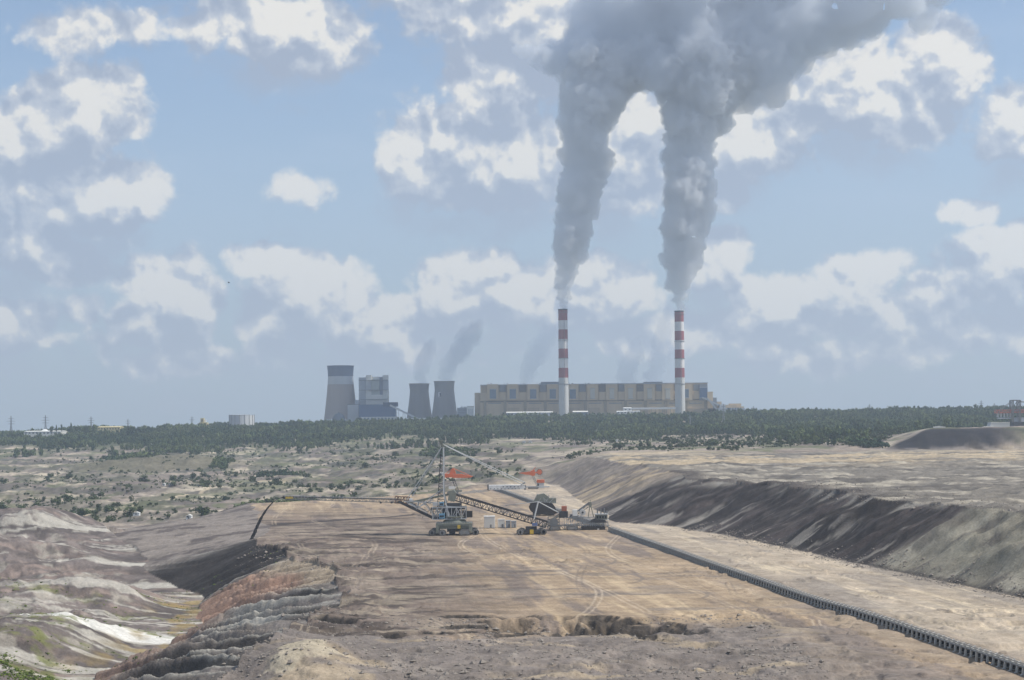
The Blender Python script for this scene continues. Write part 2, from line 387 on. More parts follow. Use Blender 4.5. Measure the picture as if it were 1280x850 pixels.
    cd = cmix(cd, C(.09, .078, .072), ss(.02, .3, fbm(x / 30, d / 26, 5, 136)) * .8)
    cd = cmix(cd, C(.33, .30, .25), ss(.1, .35, fbm(x / 12, d / 15, 5, 137)) * .75)
    cd = cmix(cd, C(.10, .085, .078), ss(.1, .3, fbm(x / 8, d / 10, 4, 139)) * .6)
    cd = cmix(cd, C(.46, .43, .37), ss(.14, .28, band2 + .22 * fbm(x / 7, d / 7, 4, 138)) * ss(260, 30, bx + 90 * big) * .85)
    wh = np.exp(-(((x + 188) / 42) ** 2 + ((d - 735 - .2 * (x + 188)) / 22) ** 2)) + .35 * med
    cd = cmix(cd, C(.68, .66, .60), ss(.38, .55, wh) * .95)
    gr = ss(.0, .35, fbm(x / 28, d / 20, 4, 133) + .35 * ss(800, 620, d) - .12) * ss(330, 60, bx) * ss(1050, 750, d)
    cd = cmix(cd, C(.16, .17, .055), gr * ss(-.25, .4, fbm(x / 4, d / 4, 3, 134)) * .85)
    yl = ss(26, 6, np.abs(bx - 6)) * ss(980, 900, d) * ss(600, 700, d)
    cd = cmix(cd, C(.30, .22, .09), yl * ss(-.1, .4, fbm(x / 9, d / 14, 3, 135)) * .8)
    c = cmix(c, cd, dm)
    # cut wall
    wm = ((x >= f) & (x < cr)).astype(np.float32) * (1 - hw)
    cw_ = np.tile(C(.235, .20, .165), (n, 1))
    sk = fbm(tw / 9, s2 * .7, 4, 141); sk2 = fbm(tw / 26, s2 * .9, 3, 142)
    tn = tw + 26 * sk2 + 9 * sk
    dkm = ss(778, 812, tn) * ss(1345, 1300, tn + 40 * (s2 - .5))
    cw_ = cmix(cw_, C(.038, .033, .032), dkm * (.97))
    cw_ = cmix(cw_, C(.085, .068, .063), dkm * ss(.05, .3, sk) * .8)
    cw_ = cmix(cw_, C(.14, .12, .11), dkm * ss(.1, .3, fbm(tw / 4, s2 * 2 + 2, 4, 147)) * .35)
    cw_ = cmix(cw_, C(.36, .33, .28), dkm * ss(.80, .97, s2 + .25 * fbm(tw / 12, s2 * 0, 3, 148)) * ss(.0, .25, fbm(tw / 22, s2, 2, 149)) * .6)
    cw_ = cmix(cw_, C(.30, .27, .23), dkm * ss(.28, .42, fbm(tw / 7, s2 * 1.1 + 3, 4, 143)) * ss(.75, .35, s2) * .85)
    gg = ss(808, 780, tn) * ss(640, 672, tn)
    cw_ = cmix(cw_, C(.27, .245, .185), gg * .85)
    cw_ = cmix(cw_, C(.40, .36, .28), gg * ss(.0, .3, fbm(tw / 12, s2 * 1.5, 5, 144)) * .8)
    cw_ = cmix(cw_, C(.12, .105, .09), gg * ss(.12, .3, fbm(tw / 10, s2 * 2.5 + 5, 5, 145)) * .75)
    cw_ = cmix(cw_, C(.24, .225, .175), gg * ss(.0, .3, fbm(tw / 30, s2 * 2.5 + 9, 3, 146)) * .6)
    cw_ = cmix(cw_, C(.10, .085, .075), ss(668, 640, tn) * .7)
    fr_ = ss(1330, 1400, tn)
    cw_ = cmix(cw_, C(.42, .33, .22), fr_ * ss(-.1, .35, sk) * ss(1700, 1560, tn) * .9)
    cw_ = cmix(cw_, C(.16, .135, .125), fr_ * ss(.0, .4, -sk) * .8)
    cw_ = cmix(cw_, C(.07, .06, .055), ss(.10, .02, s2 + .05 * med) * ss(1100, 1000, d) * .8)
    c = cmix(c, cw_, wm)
    # upper bench
    pm = (x >= cr).astype(np.float32) * (1 - hw)
    cp = np.tile(C(.20, .18, .152), (n, 1))
    cp = cmix(cp, C(.12, .108, .095), ss(.0, .35, fbm(x / 30, d / 22, 5, 151)) * .85)
    cp = cmix(cp, C(.42, .375, .30), ss(.08, .4, fbm(x / 26, d / 20, 5, 152)) * .75)
    cp = cmix(cp, C(.48, .38, .25), ss(1350, 1700, d + 120 * big) * ss(-.25, .3, fbm(x / 120, d / 45, 4, 153)) * .85)
    cp = cmix(cp, C(.085, .072, .065), ss(22, 4, x - cr + 6 * med) * ss(900, 1000, d) * ss(1450, 1330, d) * .8)
    c = cmix(c, cp, pm)
    # far slopes
    cq = np.tile(C(.32, .265, .215), (n, 1))
    cq = cmix(cq, C(.15, .125, .11), ss(-.15, .2, fbm(x / 60, d / 75, 5, 161)) * .8)
    cq = cmix(cq, C(.46, .395, .30), ss(.12, .42, fbm(x / 50, d / 60, 5, 162)) * .9)
    cq = cmix(cq, C(.13, .14, .075), ss(-.05, .35, fbm(x / 45, d / 80, 5, 163)) * .8)
    cq = cmix(cq, C(.56, .48, .36), ss(.50, .58, rl) * ss(.70, .62, rl) * fz * ss(.0, .3, fbm(x / 60, d / 90, 3, 166)) * .85)
    cq = cmix(cq, C(.12, .11, .085), ss(.50, .40, rl) * fz * .8)
    cq = cmix(cq, C(.095, .105, .055), ss(.0, .3, fbm(x / 26, d / 60, 4, 167)) * fz * .65)
    cq = cmix(cq, C(.09, .085, .075), ss(.62, .8, fr) * ss(.99, .9, fr) * tw_ * .5)  # shadow of the terrace steps, painted into the soil colour
    cq = cmix(cq, C(.155, .14, .095), ss(.25, .5, np.exp(-(((x + 620) / 150) ** 2 + ((d - 2860) / 130) ** 2) ** 1.2)) * .9)
    # right-hand far terraces: pale sand
    sr = ss(.03, .07, u) * ss(2150, 2080, d)
    cq = cmix(cq, C(.50, .41, .28), sr * ss(-.25, .25, fbm(x / 150, d / 50, 4, 164)) * .85)
    cq = cmix(cq, C(.022, .021, .024), ss(.229, .24, u + .004 * med) * ss(2200, 2160, d + 12 * med) * ss(2035, 2055, d + 10 * med) * .97 * ss(.325, .295, u + .02 * big))
    hwm = ss(.05, .5, hw) * ss(1.0, .9, hw) * ss(-120, -20, x)
    cq = cmix(cq, C(.20, .175, .16), hwm * ss(-.2, .3, fbm((x + d * .3) / 14, d / 90, 4, 165)) * .8)
    # pale dirt road climbing over the left slope
    rp = [at(10, 649, 1720), at(120, 640, 1800), at(200, 622, 2060), at(281, 608, 2300), at(330, 603, 2420)]
    rdx = np.interp(x, [p.x for p in rp], [p.y for p in rp])
    road = ss(34, 14, np.abs(d - rdx + 8 * med)) * ss(-800, -560, x) * ss(-300, -380, x)
    cq = cmix(cq, C(.52, .43, .30), road * .9)
    for yy, wd in ((2330, 16), (2720, 22), (3150, 26)):
        dlm = ss(wd, wd * .4, np.abs(d - yy - 45 * fbm(x / 300, x * 0 + yy, 3, 170))) * ss(-60, -160, x)
        cq = cmix(cq, C(.10, .10, .085), dlm * .75)  # dark bands painted across the slope as terrace shadows
    fw = ss(3300, 3700, d) * ss(-.1, .3, fbm(x / 120, d / 120, 3, 171) + .1)
    cq = cmix(cq, C(.085, .10, .05), fw * .85)
    cq = cmix(cq, C(.12, .14, .08), ss(5000, 7000, d))
    c = cmix(c, cq, hw)
    c = cmix(c, C(.12, .13, .06), near * .7)
    c = c * (1 + .16 * fin + .12 * fbm(x / 1.6, d / 1.6, 2, 181))[:, None]
    return z, np.clip(c, .015, .85), rb

def ground_z(x, d):
    return float(terrain(np.array([float(x)]), np.array([float(d)]), False)[0])

def build_terrain():
    us = np.concatenate([np.linspace(-1.6, -.38, 60, endpoint=False), np.linspace(-.38, .38, 1300), np.linspace(.38, 1.6, 61)[1:]])
    inv = np.linspace(1 / 300.0, 1 / 2150.0, 1250)
    ds = np.concatenate([np.linspace(-300, 300, 110, endpoint=False), 1 / inv, 1 / np.linspace(1 / 2150.0, 1 / 5000.0, 330)[1:],
                         1 / np.linspace(1 / 5000.0, 1 / 11000.0, 50)[1:]])
    U, D = np.meshgrid(us, ds)
    X = np.clip(U * np.maximum(D, 300), -9500 + U * 20, 9500 + U * 20)
    x = X.ravel(); d = D.ravel()
    nr, nc = U.shape
    z = np.empty_like(x); c = np.empty((len(x), 3), dtype=np.float32); rb = np.empty(len(x), dtype=np.float32)
    CH = 300000
    for i in range(0, len(x), CH):
        a, b, r = terrain(x[i:i + CH], d[i:i + CH])
        z[i:i + CH] = a; c[i:i + CH] = b; rb[i:i + CH] = r
    me = bpy.data.meshes.new('ground')
    co = np.stack([x, d, z], 1).astype(np.float32)
    idx = np.arange(nr * nc).reshape(nr, nc)
    q = np.stack([idx[:-1, :-1], idx[:-1, 1:], idx[1:, 1:], idx[1:, :-1]], -1).reshape(-1, 4)
    me.vertices.add(len(co)); me.vertices.foreach_set('co', co.ravel())
    me.loops.add(q.size); me.loops.foreach_set('vertex_index', q.ravel().astype(np.int32))
    me.polygons.add(len(q)); me.polygons.foreach_set('loop_start', np.arange(0, q.size, 4, dtype=np.int32))
    me.polygons.foreach_set('use_smooth', np.ones(len(q), dtype=bool))
    me.update(calc_edges=True)
    at_ = me.color_attributes.new('soil', 'FLOAT_COLOR', 'POINT')
    c4 = np.ones((len(co), 4), dtype=np.float32); c4[:, :3] = c
    at_.data.foreach_set('color', c4.ravel())
    o = bpy.data.objects.new('ground', me); COL.objects.link(o)
    o['kind'] = 'structure'; o['label'] = 'open pit floor, spoil ridges and slopes of bare tan, grey and mauve soil'
    m = bpy.data.materials.new('soil'); m.use_nodes = True
    t = NT(m.node_tree); b = t.n['Principled BSDF']
    ca = t.new('ShaderNodeVertexColor', layer_name='soil')
    g = t.new('ShaderNodeNewGeometry')
    n1 = t.noise(g.outputs['Position'], .9, 5.0, .65)
    n2 = t.noise(g.outputs['Position'], .12, 5.0, .6)
    n3 = t.noise(g.outputs['Position'], .035, 5.0, .6)
    k = t.m('ADD', t.m('ADD', t.m('MULTIPLY_ADD', n1, .9, .55), t.m('MULTIPLY_ADD', n2, .9, -.45)), t.m('MULTIPLY_ADD', n3, .9, -.45))
    col = t.vm('SCALE', ca.outputs[0], k)
    t.l.new(col, b.inputs['Base Color'])
    b.inputs['Roughness'].default_value = .95; b.inputs['Specular IOR Level'].default_value = .12
    bp = t.new('ShaderNodeBump'); bp.inputs['Strength'].default_value = .8; bp.inputs['Distance'].default_value = .6
    t.l.new(n1, bp.inputs['Height']); t.l.new(bp.outputs[0], b.inputs['Normal'])
    me.materials.append(m)
    return o
build_terrain()

# ------------------------------------------------------------------ materials and mesh helpers
MATS = {}
def mat(name, col, rough=.8, var=.18, scale=.15, metal=0.0, streak=False):
    if name in MATS: return MATS[name]
    m = bpy.data.materials.new(name); m.use_nodes = True
    t = NT(m.node_tree); b = t.n['Principled BSDF']
    g = t.new('ShaderNodeNewGeometry')
    p = g.outputs['Position']
    if streak: p = t.vm('MULTIPLY', p, (1, 1, .12))
    n = t.noise(p, scale, 5.0, .65)
    k = t.m('MULTIPLY_ADD', n, var * 2.4, 1 - var * 1.2)
    c = t.vm('SCALE', (col[0], col[1], col[2]), k)
    t.l.new(c, b.inputs['Base Color'])
    b.inputs['Roughness'].default_value = rough; b.inputs['Metallic'].default_value = metal
    b.inputs['Specular IOR Level'].default_value = .25
    MATS[name] = m
    return m
M_brown = mat('brown_cladding', (.58, .455, .30), var=.22, scale=.06, streak=True)
M_brown2 = mat('dull_brown_cladding', (.48, .375, .25), var=.22, scale=.06, streak=True)
M_greyblue = mat('grey_blue_cladding', (.23, .25, .275), var=.15, scale=.06)
M_bluewin = mat('blue_grey_glazing', (.14, .19, .25), .35, var=.2, scale=.08)
M_palewin = mat('pale_glazing', (.55, .52, .44), .5, var=.1, scale=.08)
M_conc = mat('pale_concrete', (.56, .56, .54), var=.12, scale=.05, streak=True)
M_red = mat('faded_red_paint', (.30, .085, .095), var=.12, scale=.05, streak=True)
M_band = mat('dirty_white_paint', (.74, .72, .70), var=.10, scale=.05, streak=True)
M_tow = mat('weathered_concrete', (.32, .31, .30), var=.22, scale=.035, streak=True)
M_towb = mat('brown_weathered_concrete', (.42, .365, .33), var=.14, scale=.03, streak=True)
M_blueband = mat('slate_blue_paint', (.17, .20, .27), var=.1, scale=.04)
M_paleband = mat('pale_grey_paint', (.56, .57, .57), var=.1, scale=.04)
M_navy = mat('navy_cladding', (.10, .16, .27), var=.12, scale=.05)
M_light = mat('light_cladding', (.66, .65, .60), var=.12, scale=.05)
M_mid = mat('mid_grey_cladding', (.40, .43, .46), var=.12, scale=.05)
M_white = mat('white_paint', (.74, .74, .71), .6, var=.1, scale=.3)
M_dark = mat('dark_steel', (.055, .055, .058), .6, var=.35, scale=.4)
M_steel = mat('grey_steel', (.20, .205, .205), .55, var=.3, scale=.4)
M_pale = mat('pale_painted_steel', (.46, .47, .47), .5, var=.18, scale=.4)
M_rust = mat('rusty_steel', (.20, .115, .075), .8, var=.35, scale=.5)
M_track = mat('track_steel', (.15, .14, .13), .7, var=.35, scale=.8)
M_drum = mat('scuffed_crawler_plate', (.27, .26, .245), .7, var=.3, scale=.8)
M_olive = mat('dusty_grey_green_paint', (.22, .23, .19), .7, var=.3, scale=.5)
M_orange = mat('orange_red_paint', (.60, .15, .06), .6, var=.2, scale=.3)
M_yellow = mat('yellow_paint', (.60, .42, .06), .6, var=.2, scale=.4)
M_cabblue = mat('pale_blue_paint', (.17, .34, .48), .5, var=.15, scale=.4)
M_belt = mat('dusty_rubber_belt', (.065, .058, .052), .9, var=.4, scale=.5)
M_spoil = mat('dark_spoil', (.045, .040, .036), .95, var=.4, scale=.5)
M_glass = mat('dark_glass', (.03, .035, .04), .15, var=.1)
M_yel2 = mat('cream_yellow_render', (.62, .52, .27), .8, var=.1)
M_bark = mat('bark', (.09, .07, .05), .9, var=.3, scale=2)
M_alu = mat('galvanised_steel', (.24, .25, .26), .5, var=.2, scale=.2)

class MB:
    def __init__(s): s.v = []; s.f = []; s.mi = []; s.pc = []
    def add(s, vs, fs, mi=0):
        k = len(s.v); s.pc.append((k, len(s.f))); s.v += [tuple(v) for v in vs]; s.f += [tuple(i + k for i in f) for f in fs]; s.mi += [mi] * len(fs)
        return s
    def box(s, a, b, mi=0):
        x0, x1 = sorted((a[0], b[0])); y0, y1 = sorted((a[1], b[1])); z0, z1 = sorted((a[2], b[2]))
        v = [(x0,y0,z0),(x1,y0,z0),(x1,y1,z0),(x0,y1,z0),(x0,y0,z1),(x1,y0,z1),(x1,y1,z1),(x0,y1,z1)]
        return s.add(v, [(0,3,2,1),(4,5,6,7),(0,1,5,4),(1,2,6,5),(2,3,7,6),(3,0,4,7)], mi)
    def beam(s, a, b, w, h=None, mi=0):
        a = Vector(a); b = Vector(b); h = h or w
        z = (b - a)
        if z.length < 1e-6: return s
        z.normalize()
        up = Vector((0, 0, 1)) if abs(z.z) < .97 else Vector((0, 1, 0))
        x = z.cross(up).normalized(); y = x.cross(z).normalized()
        v = []
        for p in (a, b):
            for i, j in ((-1,-1),(1,-1),(1,1),(-1,1)): v.append(p + x * i * w / 2 + y * j * h / 2)
        return s.add(v, [(0,1,2,3),(7,6,5,4),(0,4,5,1),(1,5,6,2),(2,6,7,3),(3,7,4,0)], mi)
    def lathe(s, prof, n=24, mi=None, cen=(0, 0), close=True):
        """prof: (r, z[, material]) from bottom to top"""
        k = len(s.v)
        for p in prof:
            for i in range(n):
                a = 2 * math.pi * i / n
                s.v.append((cen[0] + p[0] * math.cos(a), cen[1] + p[0] * math.sin(a), p[1]))
        for j in range(len(prof) - 1):
            for i in range(n):
                i2 = (i + 1) % n
                s.f.append((k + j*n + i, k + j*n + i2, k + (j+1)*n + i2, k + (j+1)*n + i))
                s.mi.append(prof[j][2] if len(prof[j]) > 2 else 0)
        if close:
            s.f.append(tuple(k + i for i in range(n))[::-1]); s.mi.append(0)
            s.f.append(tuple(k + (len(prof)-1)*n + i for i in range(n))); s.mi.append(0)
        return s
    def cyl(s, a, b, r, n=12, mi=0, r2=None):
        a = Vector(a); b = Vector(b); z = (b - a).normalized(); r2 = r if r2 is None else r2
        up = Vector((0, 0, 1)) if abs(z.z) < .97 else Vector((0, 1, 0))
        x = z.cross(up).normalized(); y = x.cross(z).normalized()
        v = []
        for p, q in ((a, r), (b, r2)):
            for i in range(n):
                t_ = 2 * math.pi * i / n
                v.append(p + x * math.cos(t_) * q + y * math.sin(t_) * q)
        f = [(i, (i+1) % n, n + (i+1) % n, n + i) for i in range(n)] + [tuple(range(n))[::-1], tuple(range(n, 2*n))]
        return s.add(v, f, mi)
    def prism(s, pts, y0, y1, mi=0):
        """outline in x,z swept from y0 to y1"""
        n = len(pts)
        v = [(p[0], y0, p[1]) for p in pts] + [(p[0], y1, p[1]) for p in pts]
        f = [(i, (i+1) % n, n + (i+1) % n, n + i) for i in range(n)] + [tuple(range(n))[::-1], tuple(range(n, 2*n))]
        return s.add(v, f, mi)
    def truss(s, a, b, w, h, bays, t=.35, mi=0, w2=None, h2=None):
        """box lattice girder from a to b"""
        a = Vector(a); b = Vector(b); z = (b - a).normalized()
        up = Vector((0, 0, 1)) if abs(z.z) < .9 else Vector((0, 1, 0))
        x = z.cross(up).normalized(); y = x.cross(z).normalized()
        w2 = w if w2 is None else w2; h2 = h if h2 is None else h2
        def P(k, i, j):
            f_ = k / bays
            return a.lerp(b, f_) + x * i * (w + (w2 - w) * f_) / 2 + y * j * (h + (h2 - h) * f_) / 2
        for i in (-1, 1):
            for j in (-1, 1): s.beam(P(0, i, j), P(bays, i, j), t, mi=mi)
        for k in range(bays + 1):
            s.beam(P(k, -1, -1), P(k, -1, 1), t * .7, mi=mi); s.beam(P(k, 1, -1), P(k, 1, 1), t * .7, mi=mi)
            s.beam(P(k, -1, -1), P(k, 1, -1), t * .7, mi=mi); s.beam(P(k, -1, 1), P(k, 1, 1), t * .7, mi=mi)
            if k < bays:
                o = 1 if k % 2 else -1
                s.beam(P(k, -1, o), P(k+1, -1, -o), t * .6, mi=mi); s.beam(P(k, 1, o), P(k+1, 1, -o), t * .6, mi=mi)
                s.beam(P(k, o, 1), P(k+1, -o, 1), t * .5, mi=mi)
        return s
    def build(s, name, mats, parent=None, smooth=False, origin=None):
        me = bpy.data.meshes.new(name)
        if origin is not None:
            o3 = Vector(origin); vs = [tuple(Vector(v) - o3) for v in s.v]
        else: vs = s.v
        me.from_pydata(vs, [], s.f)
        if not isinstance(mats, (list, tuple)): mats = [mats]
        for m in mats: me.materials.append(m)
        if len(mats) > 1: me.polygons.foreach_set('material_index', np.array(s.mi, dtype=np.int32))
        if smooth: me.polygons.foreach_set('use_smooth', np.ones(len(s.f), dtype=bool))
        me.update()
        o = bpy.data.objects.new(name, me); COL.objects.link(o)
        if parent is not None: o.parent = parent
        if origin is not None: o.location = o3
        return o
def tag(o, label, cat, group=None, kind=None):
    if label: o['label'] = label
    if cat: o['category'] = cat
    if group: o['group'] = group
    if kind: o['kind'] = kind
    return o
def empty(name, loc, label, cat, group=None, rz=0.0):
    o = bpy.data.objects.new(name, None); COL.objects.link(o)
    o.location = loc; o.rotation_euler = (0, 0, rz); o.empty_display_size = 2
    return tag(o, label, cat, group)
SPLIT = {'window_band': 'window', 'frame': 'window_ledge', 'posts': 'post', 'louvre': 'louvre_blade', 'window_strip': 'window', 'roof_stacks': 'stack', 'walkway_plates': 'walkway_plate', 'buckets': 'bucket', 'ribs': 'rib', 'roof_vent': 'roof_cowl', 'deck': 'deck_plate', 'yellow_panel': 'yellow_panel'}
class Thing:
    """parts are modelled in world metres and moved under an Empty at the base"""
    def __init__(s, name, base, label, cat, group=None):
        s.b = Vector(base); s.o = empty(name, s.b, label, cat, group)
    def part(s, name, mb, mats, under=None, smooth=False):
        if name in SPLIT and len(mb.pc) > 1:
            pc = mb.pc + [(len(mb.v), len(mb.f))]; last = None
            for (v0, f0), (v1, f1) in zip(pc[:-1], pc[1:]):
                q = MB(); q.v = mb.v[v0:v1]; q.f = [tuple(i - v0 for i in f) for f in mb.f[f0:f1]]; q.mi = mb.mi[f0:f1]
                last = s.part(SPLIT[name], q, mats, under, smooth)
            return last
        me_o = mb.build(name, mats, None, smooth)
        p = under if under is not None else s.o
        me_o.data.transform(Matrix.Translation(-s.b))
        me_o.parent = p
        return me_o
def copy_tree(o, parent=None):
    c = o.copy(); COL.objects.link(c); c.parent = parent
    for ch in list(o.children): copy_tree(ch, c)
    return c
def bxp(mb, x0, y0, x1, y1, d, dep, mi=0):
    """box whose front face spans a rectangle measured on the photograph at distance d"""
    xm = (x0 + x1) / 2
    a = at(x0, (y0 + y1) / 2, d).x; b = at(x1, (y0 + y1) / 2, d).x
    return mb.box((a, d, at(xm, y1, d).z), (b, d + dep, at(xm, y0, d).z), mi)
def bench(px, py, z=-75.0):
    """distance at which a point of the photograph meets the bench level"""
    return -z * F / pix(px, py)[1]

# ------------------------------------------------------------------ power station
GZ = 0.0
def chimney(px_top, py_top, px_bot, rings, label):
    d = 4445.0
    a = at(px_top, py_top, d)
    x = (a.x + at(px_bot, 515, d).x) / 2
    th = Thing('chimney', (x, d, -1), label, 'chimney', 'striped chimneys of the power station')
    zs = [at(px_top, y, d).z for y in rings]
    H = zs[0]
    def rr(z): return 12.4 + (14.0 - 12.4) * (1 - z / H)
    prof = [(rr(-2) + .5, -2, 2)]
    zz = sorted(zs)
    prof.append((rr(zz[0]), zz[0], 0))
    mats = [M_red, M_band, M_conc]
    prof = [(rr(-2), -2, 2)]
    for k, z in enumerate(zz[:-1]): prof.append((rr(z), z, 0 if k % 2 == 0 else 1))
    prof.append((rr(H), H, 0))
    th.part('shaft', MB().lathe(prof, 40, cen=(x, d)), mats, smooth=False)
    th.part('flue_rim', MB().lathe([(12.9, H - 3), (13.1, H - .5), (13.1, H + .6), (11.0, H + .6), (11.0, H + .3)], 40, cen=(x, d)), M_dark)
    for z in (H - 9, zz[4] - 3, zz[2], zz[0] - 18):
        th.part('gallery', MB().lathe([(rr(z) - .1, z), (rr(z) + 1.5, z), (rr(z) + 1.5, z + 1.2), (rr(z) - .1, z + 1.2)], 40, cen=(x, d), close=False), M_steel)
    th.part('ladder', MB().beam((x + 3, d - rr(0) - .6, 0), (x + 3, d - rr(H) - .6, H), .8, .5), M_steel)
    return th, x, H
chimney(703.4, 387, 705, [386.6, 400.4, 412, 424, 436, 448, 460, 472.2], 'tall red and white banded chimney above the middle of the long brown power house')
chimney(848.5, 389, 850.5, [388.8, 402.3, 413.9, 425.4, 437, 448.5, 460, 472], 'tall red and white banded chimney near the stepped low end of the brown power house')

def cooling_tower(cx, ytop, rt, rth, rb, ybot, d, mats, bands, label, emblem=False):
    c = at(cx, (ytop + ybot) / 2, d); s = d / F
    zt = at(cx, ytop, d).z; zb = -2.0
    th = Thing('cooling_tower', (c.x, d, zb), label, 'cooling tower', 'cooling towers of the power station')
    zth = zb + (zt - zb) * .80
    n = 26; prof = []; inner = []
    for i in range(n + 1):
        z = zb + 8 + (zt - zb - 8) * i / n
        if z < zth: q = (zth - z) / (zth - zb); r = rth + (rb - rth) * (.45 * q + .55 * q ** 1.5)
        else: q = (z - zth) / (zt - zth); r = rth + (rt - rth) * q ** 1.5
        py = ytop + (zt - z) / s
        mi = 0
        for k, yb in enumerate(bands):
            if py < yb: mi = k + 1; break
        prof.append((r * s, z, mi)); inner.append((r * s - 2.0, z, 0))
    full = prof + [(prof[-1][0] + .8, zt + .1, mi), (prof[-1][0] + .8, zt + 1.4, mi), (inner[-1][0], zt + 1.4, 0)] + inner[::-1]
    th.part('shell', MB().lathe(full, 56, cen=(c.x, d), close=False), mats, smooth=False)
    leg = MB()
    r0, r1 = prof[0][0] + 2.2, prof[0][0] - .8
    for k in range(36):
        a = 2 * math.pi * k / 36
        for o in (-1, 1):
            b = a + o * math.pi / 36
            leg.beam((c.x + r0 * math.cos(a), d + r0 * math.sin(a), zb - 1), (c.x + r1 * math.cos(b), d + r1 * math.sin(b), zb + 8.4), 1.0)
    th.part('support_legs', leg, M_tow)
    th.part('basin', MB().lathe([(r0 + 3, zb - 3), (r0 + 3, zb + 1.6), (r0 - 5, zb + 1.6)], 56, cen=(c.x, d)), M_conc)
    if emblem:
        zc = at(cx, 493.6, d).z
        q = (zth - zc) / (zth - zb); r = (rth + (rb - rth) * (.45 * q + .55 * q ** 1.5)) * s
        def arcpatch(pts, off):
            mb = MB(); v = []
            for (u_, w_) in pts:
                ang = math.asin(max(-1, min(1, (u_) / r)))
                v.append((c.x + math.sin(ang) * (r + off), d - math.cos(ang) * (r + off), zc + w_))
            mb.add(v, [tuple(range(len(v)))]); return mb
        u0 = -(cx - 550.8) * s
        th.part('white_panel', arcpatch([(u0 - 5, -7), (u0 - 1.5, -7), (u0 + 1.8, -7), (u0 + 1.8, 8), (u0 - 1.5, 8), (u0 - 5, 8)], 1.0), M_band)
        g = MB()
        # dark mark shaped like a reversed letter on the pale panel
        P = [(-2.6, 5.6), (.9, 5.6), (1.7, 4.6), (1.7, 1.8), (.9, .6), (1.9, -.8), (1.9, -4.0), (1.0, -5.6), (-2.6, -5.6), (-2.6, -3.2), (-.9, -3.0), (-.9, -1.2), (-2.0, .2), (-1.2, 1.6), (-1.0, 3.2), (-2.6, 3.6)]
        v = []
        for (u_, w_) in P:
            ang = math.asin((u0 + u_ + .9) / r)
            v.append((c.x + math.sin(ang) * (r + 1.3), d - math.cos(ang) * (r + 1.3), zc + w_))
        g.add(v, [tuple(range(len(v)))])
        th.part('dark_mark', g, M_dark)
    return th
cooling_tower(426, 457.8, 16.6, 15.7, 21.6, 525, 4700, [M_towb, M_blueband, M_paleband], [471.8, 483], 'wide cooling tower with dark blue and pale bands at its top')
cooling_tower(524.2, 480, 12.6, 11.7, 16.6, 524, 4760, [M_tow, M_tow, M_blueband], [481], 'plain grey cooling tower beside the inclined white gallery')
cooling_tower(555.6, 477, 13.0, 12.1, 17.0, 524, 4700, [M_tow, M_tow], [480], 'grey cooling tower carrying a small white panel with a dark mark', True)

# modern boiler house
d = 4640.0
b0 = at(466, 524, d)
th = Thing('boiler_house', (b0.x, d, -3), 'tall pale grey boiler house behind the navy hall', 'boiler house')
w = MB(); bxp(w, 448.6, 471.8, 457.4, 528, d + 8, 55, 0); bxp(w, 457.4, 487.5, 484.4, 528, d + 4, 60, 1); bxp(w, 464, 471, 478.2, 487.5, d + 14, 46, 1)
bxp(w, 463.8, 493.5, 478.4, 499, d + 1, 4, 1)
th.part('wall', w, [M_mid, M_light])
for x0, x1, y0 in ((457.4, 464, 468.9), (478.2, 484.4, 468.8)):
    w = MB(); bxp(w, x0, y0, x1, 475, d + 6, 40, 1); bxp(w, x0, 475, x1, 487.4, d + 5, 42, 0)
    th.part('stair_tower', w, [M_mid, M_light])
w = MB(); bxp(w, 474.5, 471.5, 478.1, 493.6, d + 2, 12); th.part('recess_panel', w, M_blueband)
w = MB(); bxp(w, 464.2, 474.6, 474.3, 493.4, d + 3, 10); th.part('glazed_panel', w, mat('pale_green_glazing', (.40, .43, .40), .4))
for y in (474.9, 487.2, 498.8):
    w = MB(); bxp(w, 448.4, y, 484.6, y + .6, d - .5, 3); th.part('ledge', w, M_steel)
d = 4560.0
th = Thing('coal_hall', (at(472, 524, d).x, d, -3), 'long navy blue hall in front of the pale boiler house', 'industrial hall')
w = MB(); bxp(w, 448.6, 505.6, 493.6, 521, d, 50); th.part('hall_wall', w, M_navy)
w = MB(); bxp(w, 478.8, 502.8, 496, 508, d - 2, 54); th.part('raised_roof', w, mat('dark_navy_cladding', (.055, .085, .15)))
w = MB(); bxp(w, 451, 521, 496, 528, d - 1, 49); th.part('white_base_wall', w, M_light)
w = MB()
for k in range(9): bxp(w, 455 + k * 4.3, 522.2, 457.2 + k * 4.3, 524, d - 1.4, 1)
th.part('window_band', w, M_bluewin)
th = Thing('conveyor_gallery', (at(508, 524, 4540).x, 4540, -3), 'white inclined conveyor gallery running down from the navy hall', 'gallery')
w = MB(); w.beam(at(487.5, 506.5, 4530), at(524, 524.3, 4530), 7, 5); th.part('tube', w, M_paleband)
w = MB()
for px, py in ((497, 511.2), (505, 515), (514, 519.5)):
    p = at(px, py, 4530)
    for s in (-1, 1): w.beam((p.x + 2 * s, 4530 + 2 * s, p.z - 2), (p.x + 4 * s, 4530 + 4 * s, -4), 1.0)
th.part('trestle', w, M_steel)
th = Thing('annex_building', (at(442, 524, 4600).x, 4600, -3), 'pale grey block between the banded cooling tower and the boiler house', 'building')
w = MB(); bxp(w, 434.5, 506, 448.2, 528, 4600, 40); th.part('wall', w, M_paleband)
w = MB(); bxp(w, 443.5, 500, 448.4, 506, 4604, 30); th.part('roof_house', w, M_mid)
w = MB(); bxp(w, 434.3, 505.3, 448.4, 506, 4599, 42); th.part('parapet', w, M_steel)
c = at(423.5, 524, 4520)
th = Thing('storage_dome', (c.x, 4520, -3), 'low slate grey dome at the foot of the banded cooling tower', 'storage dome')
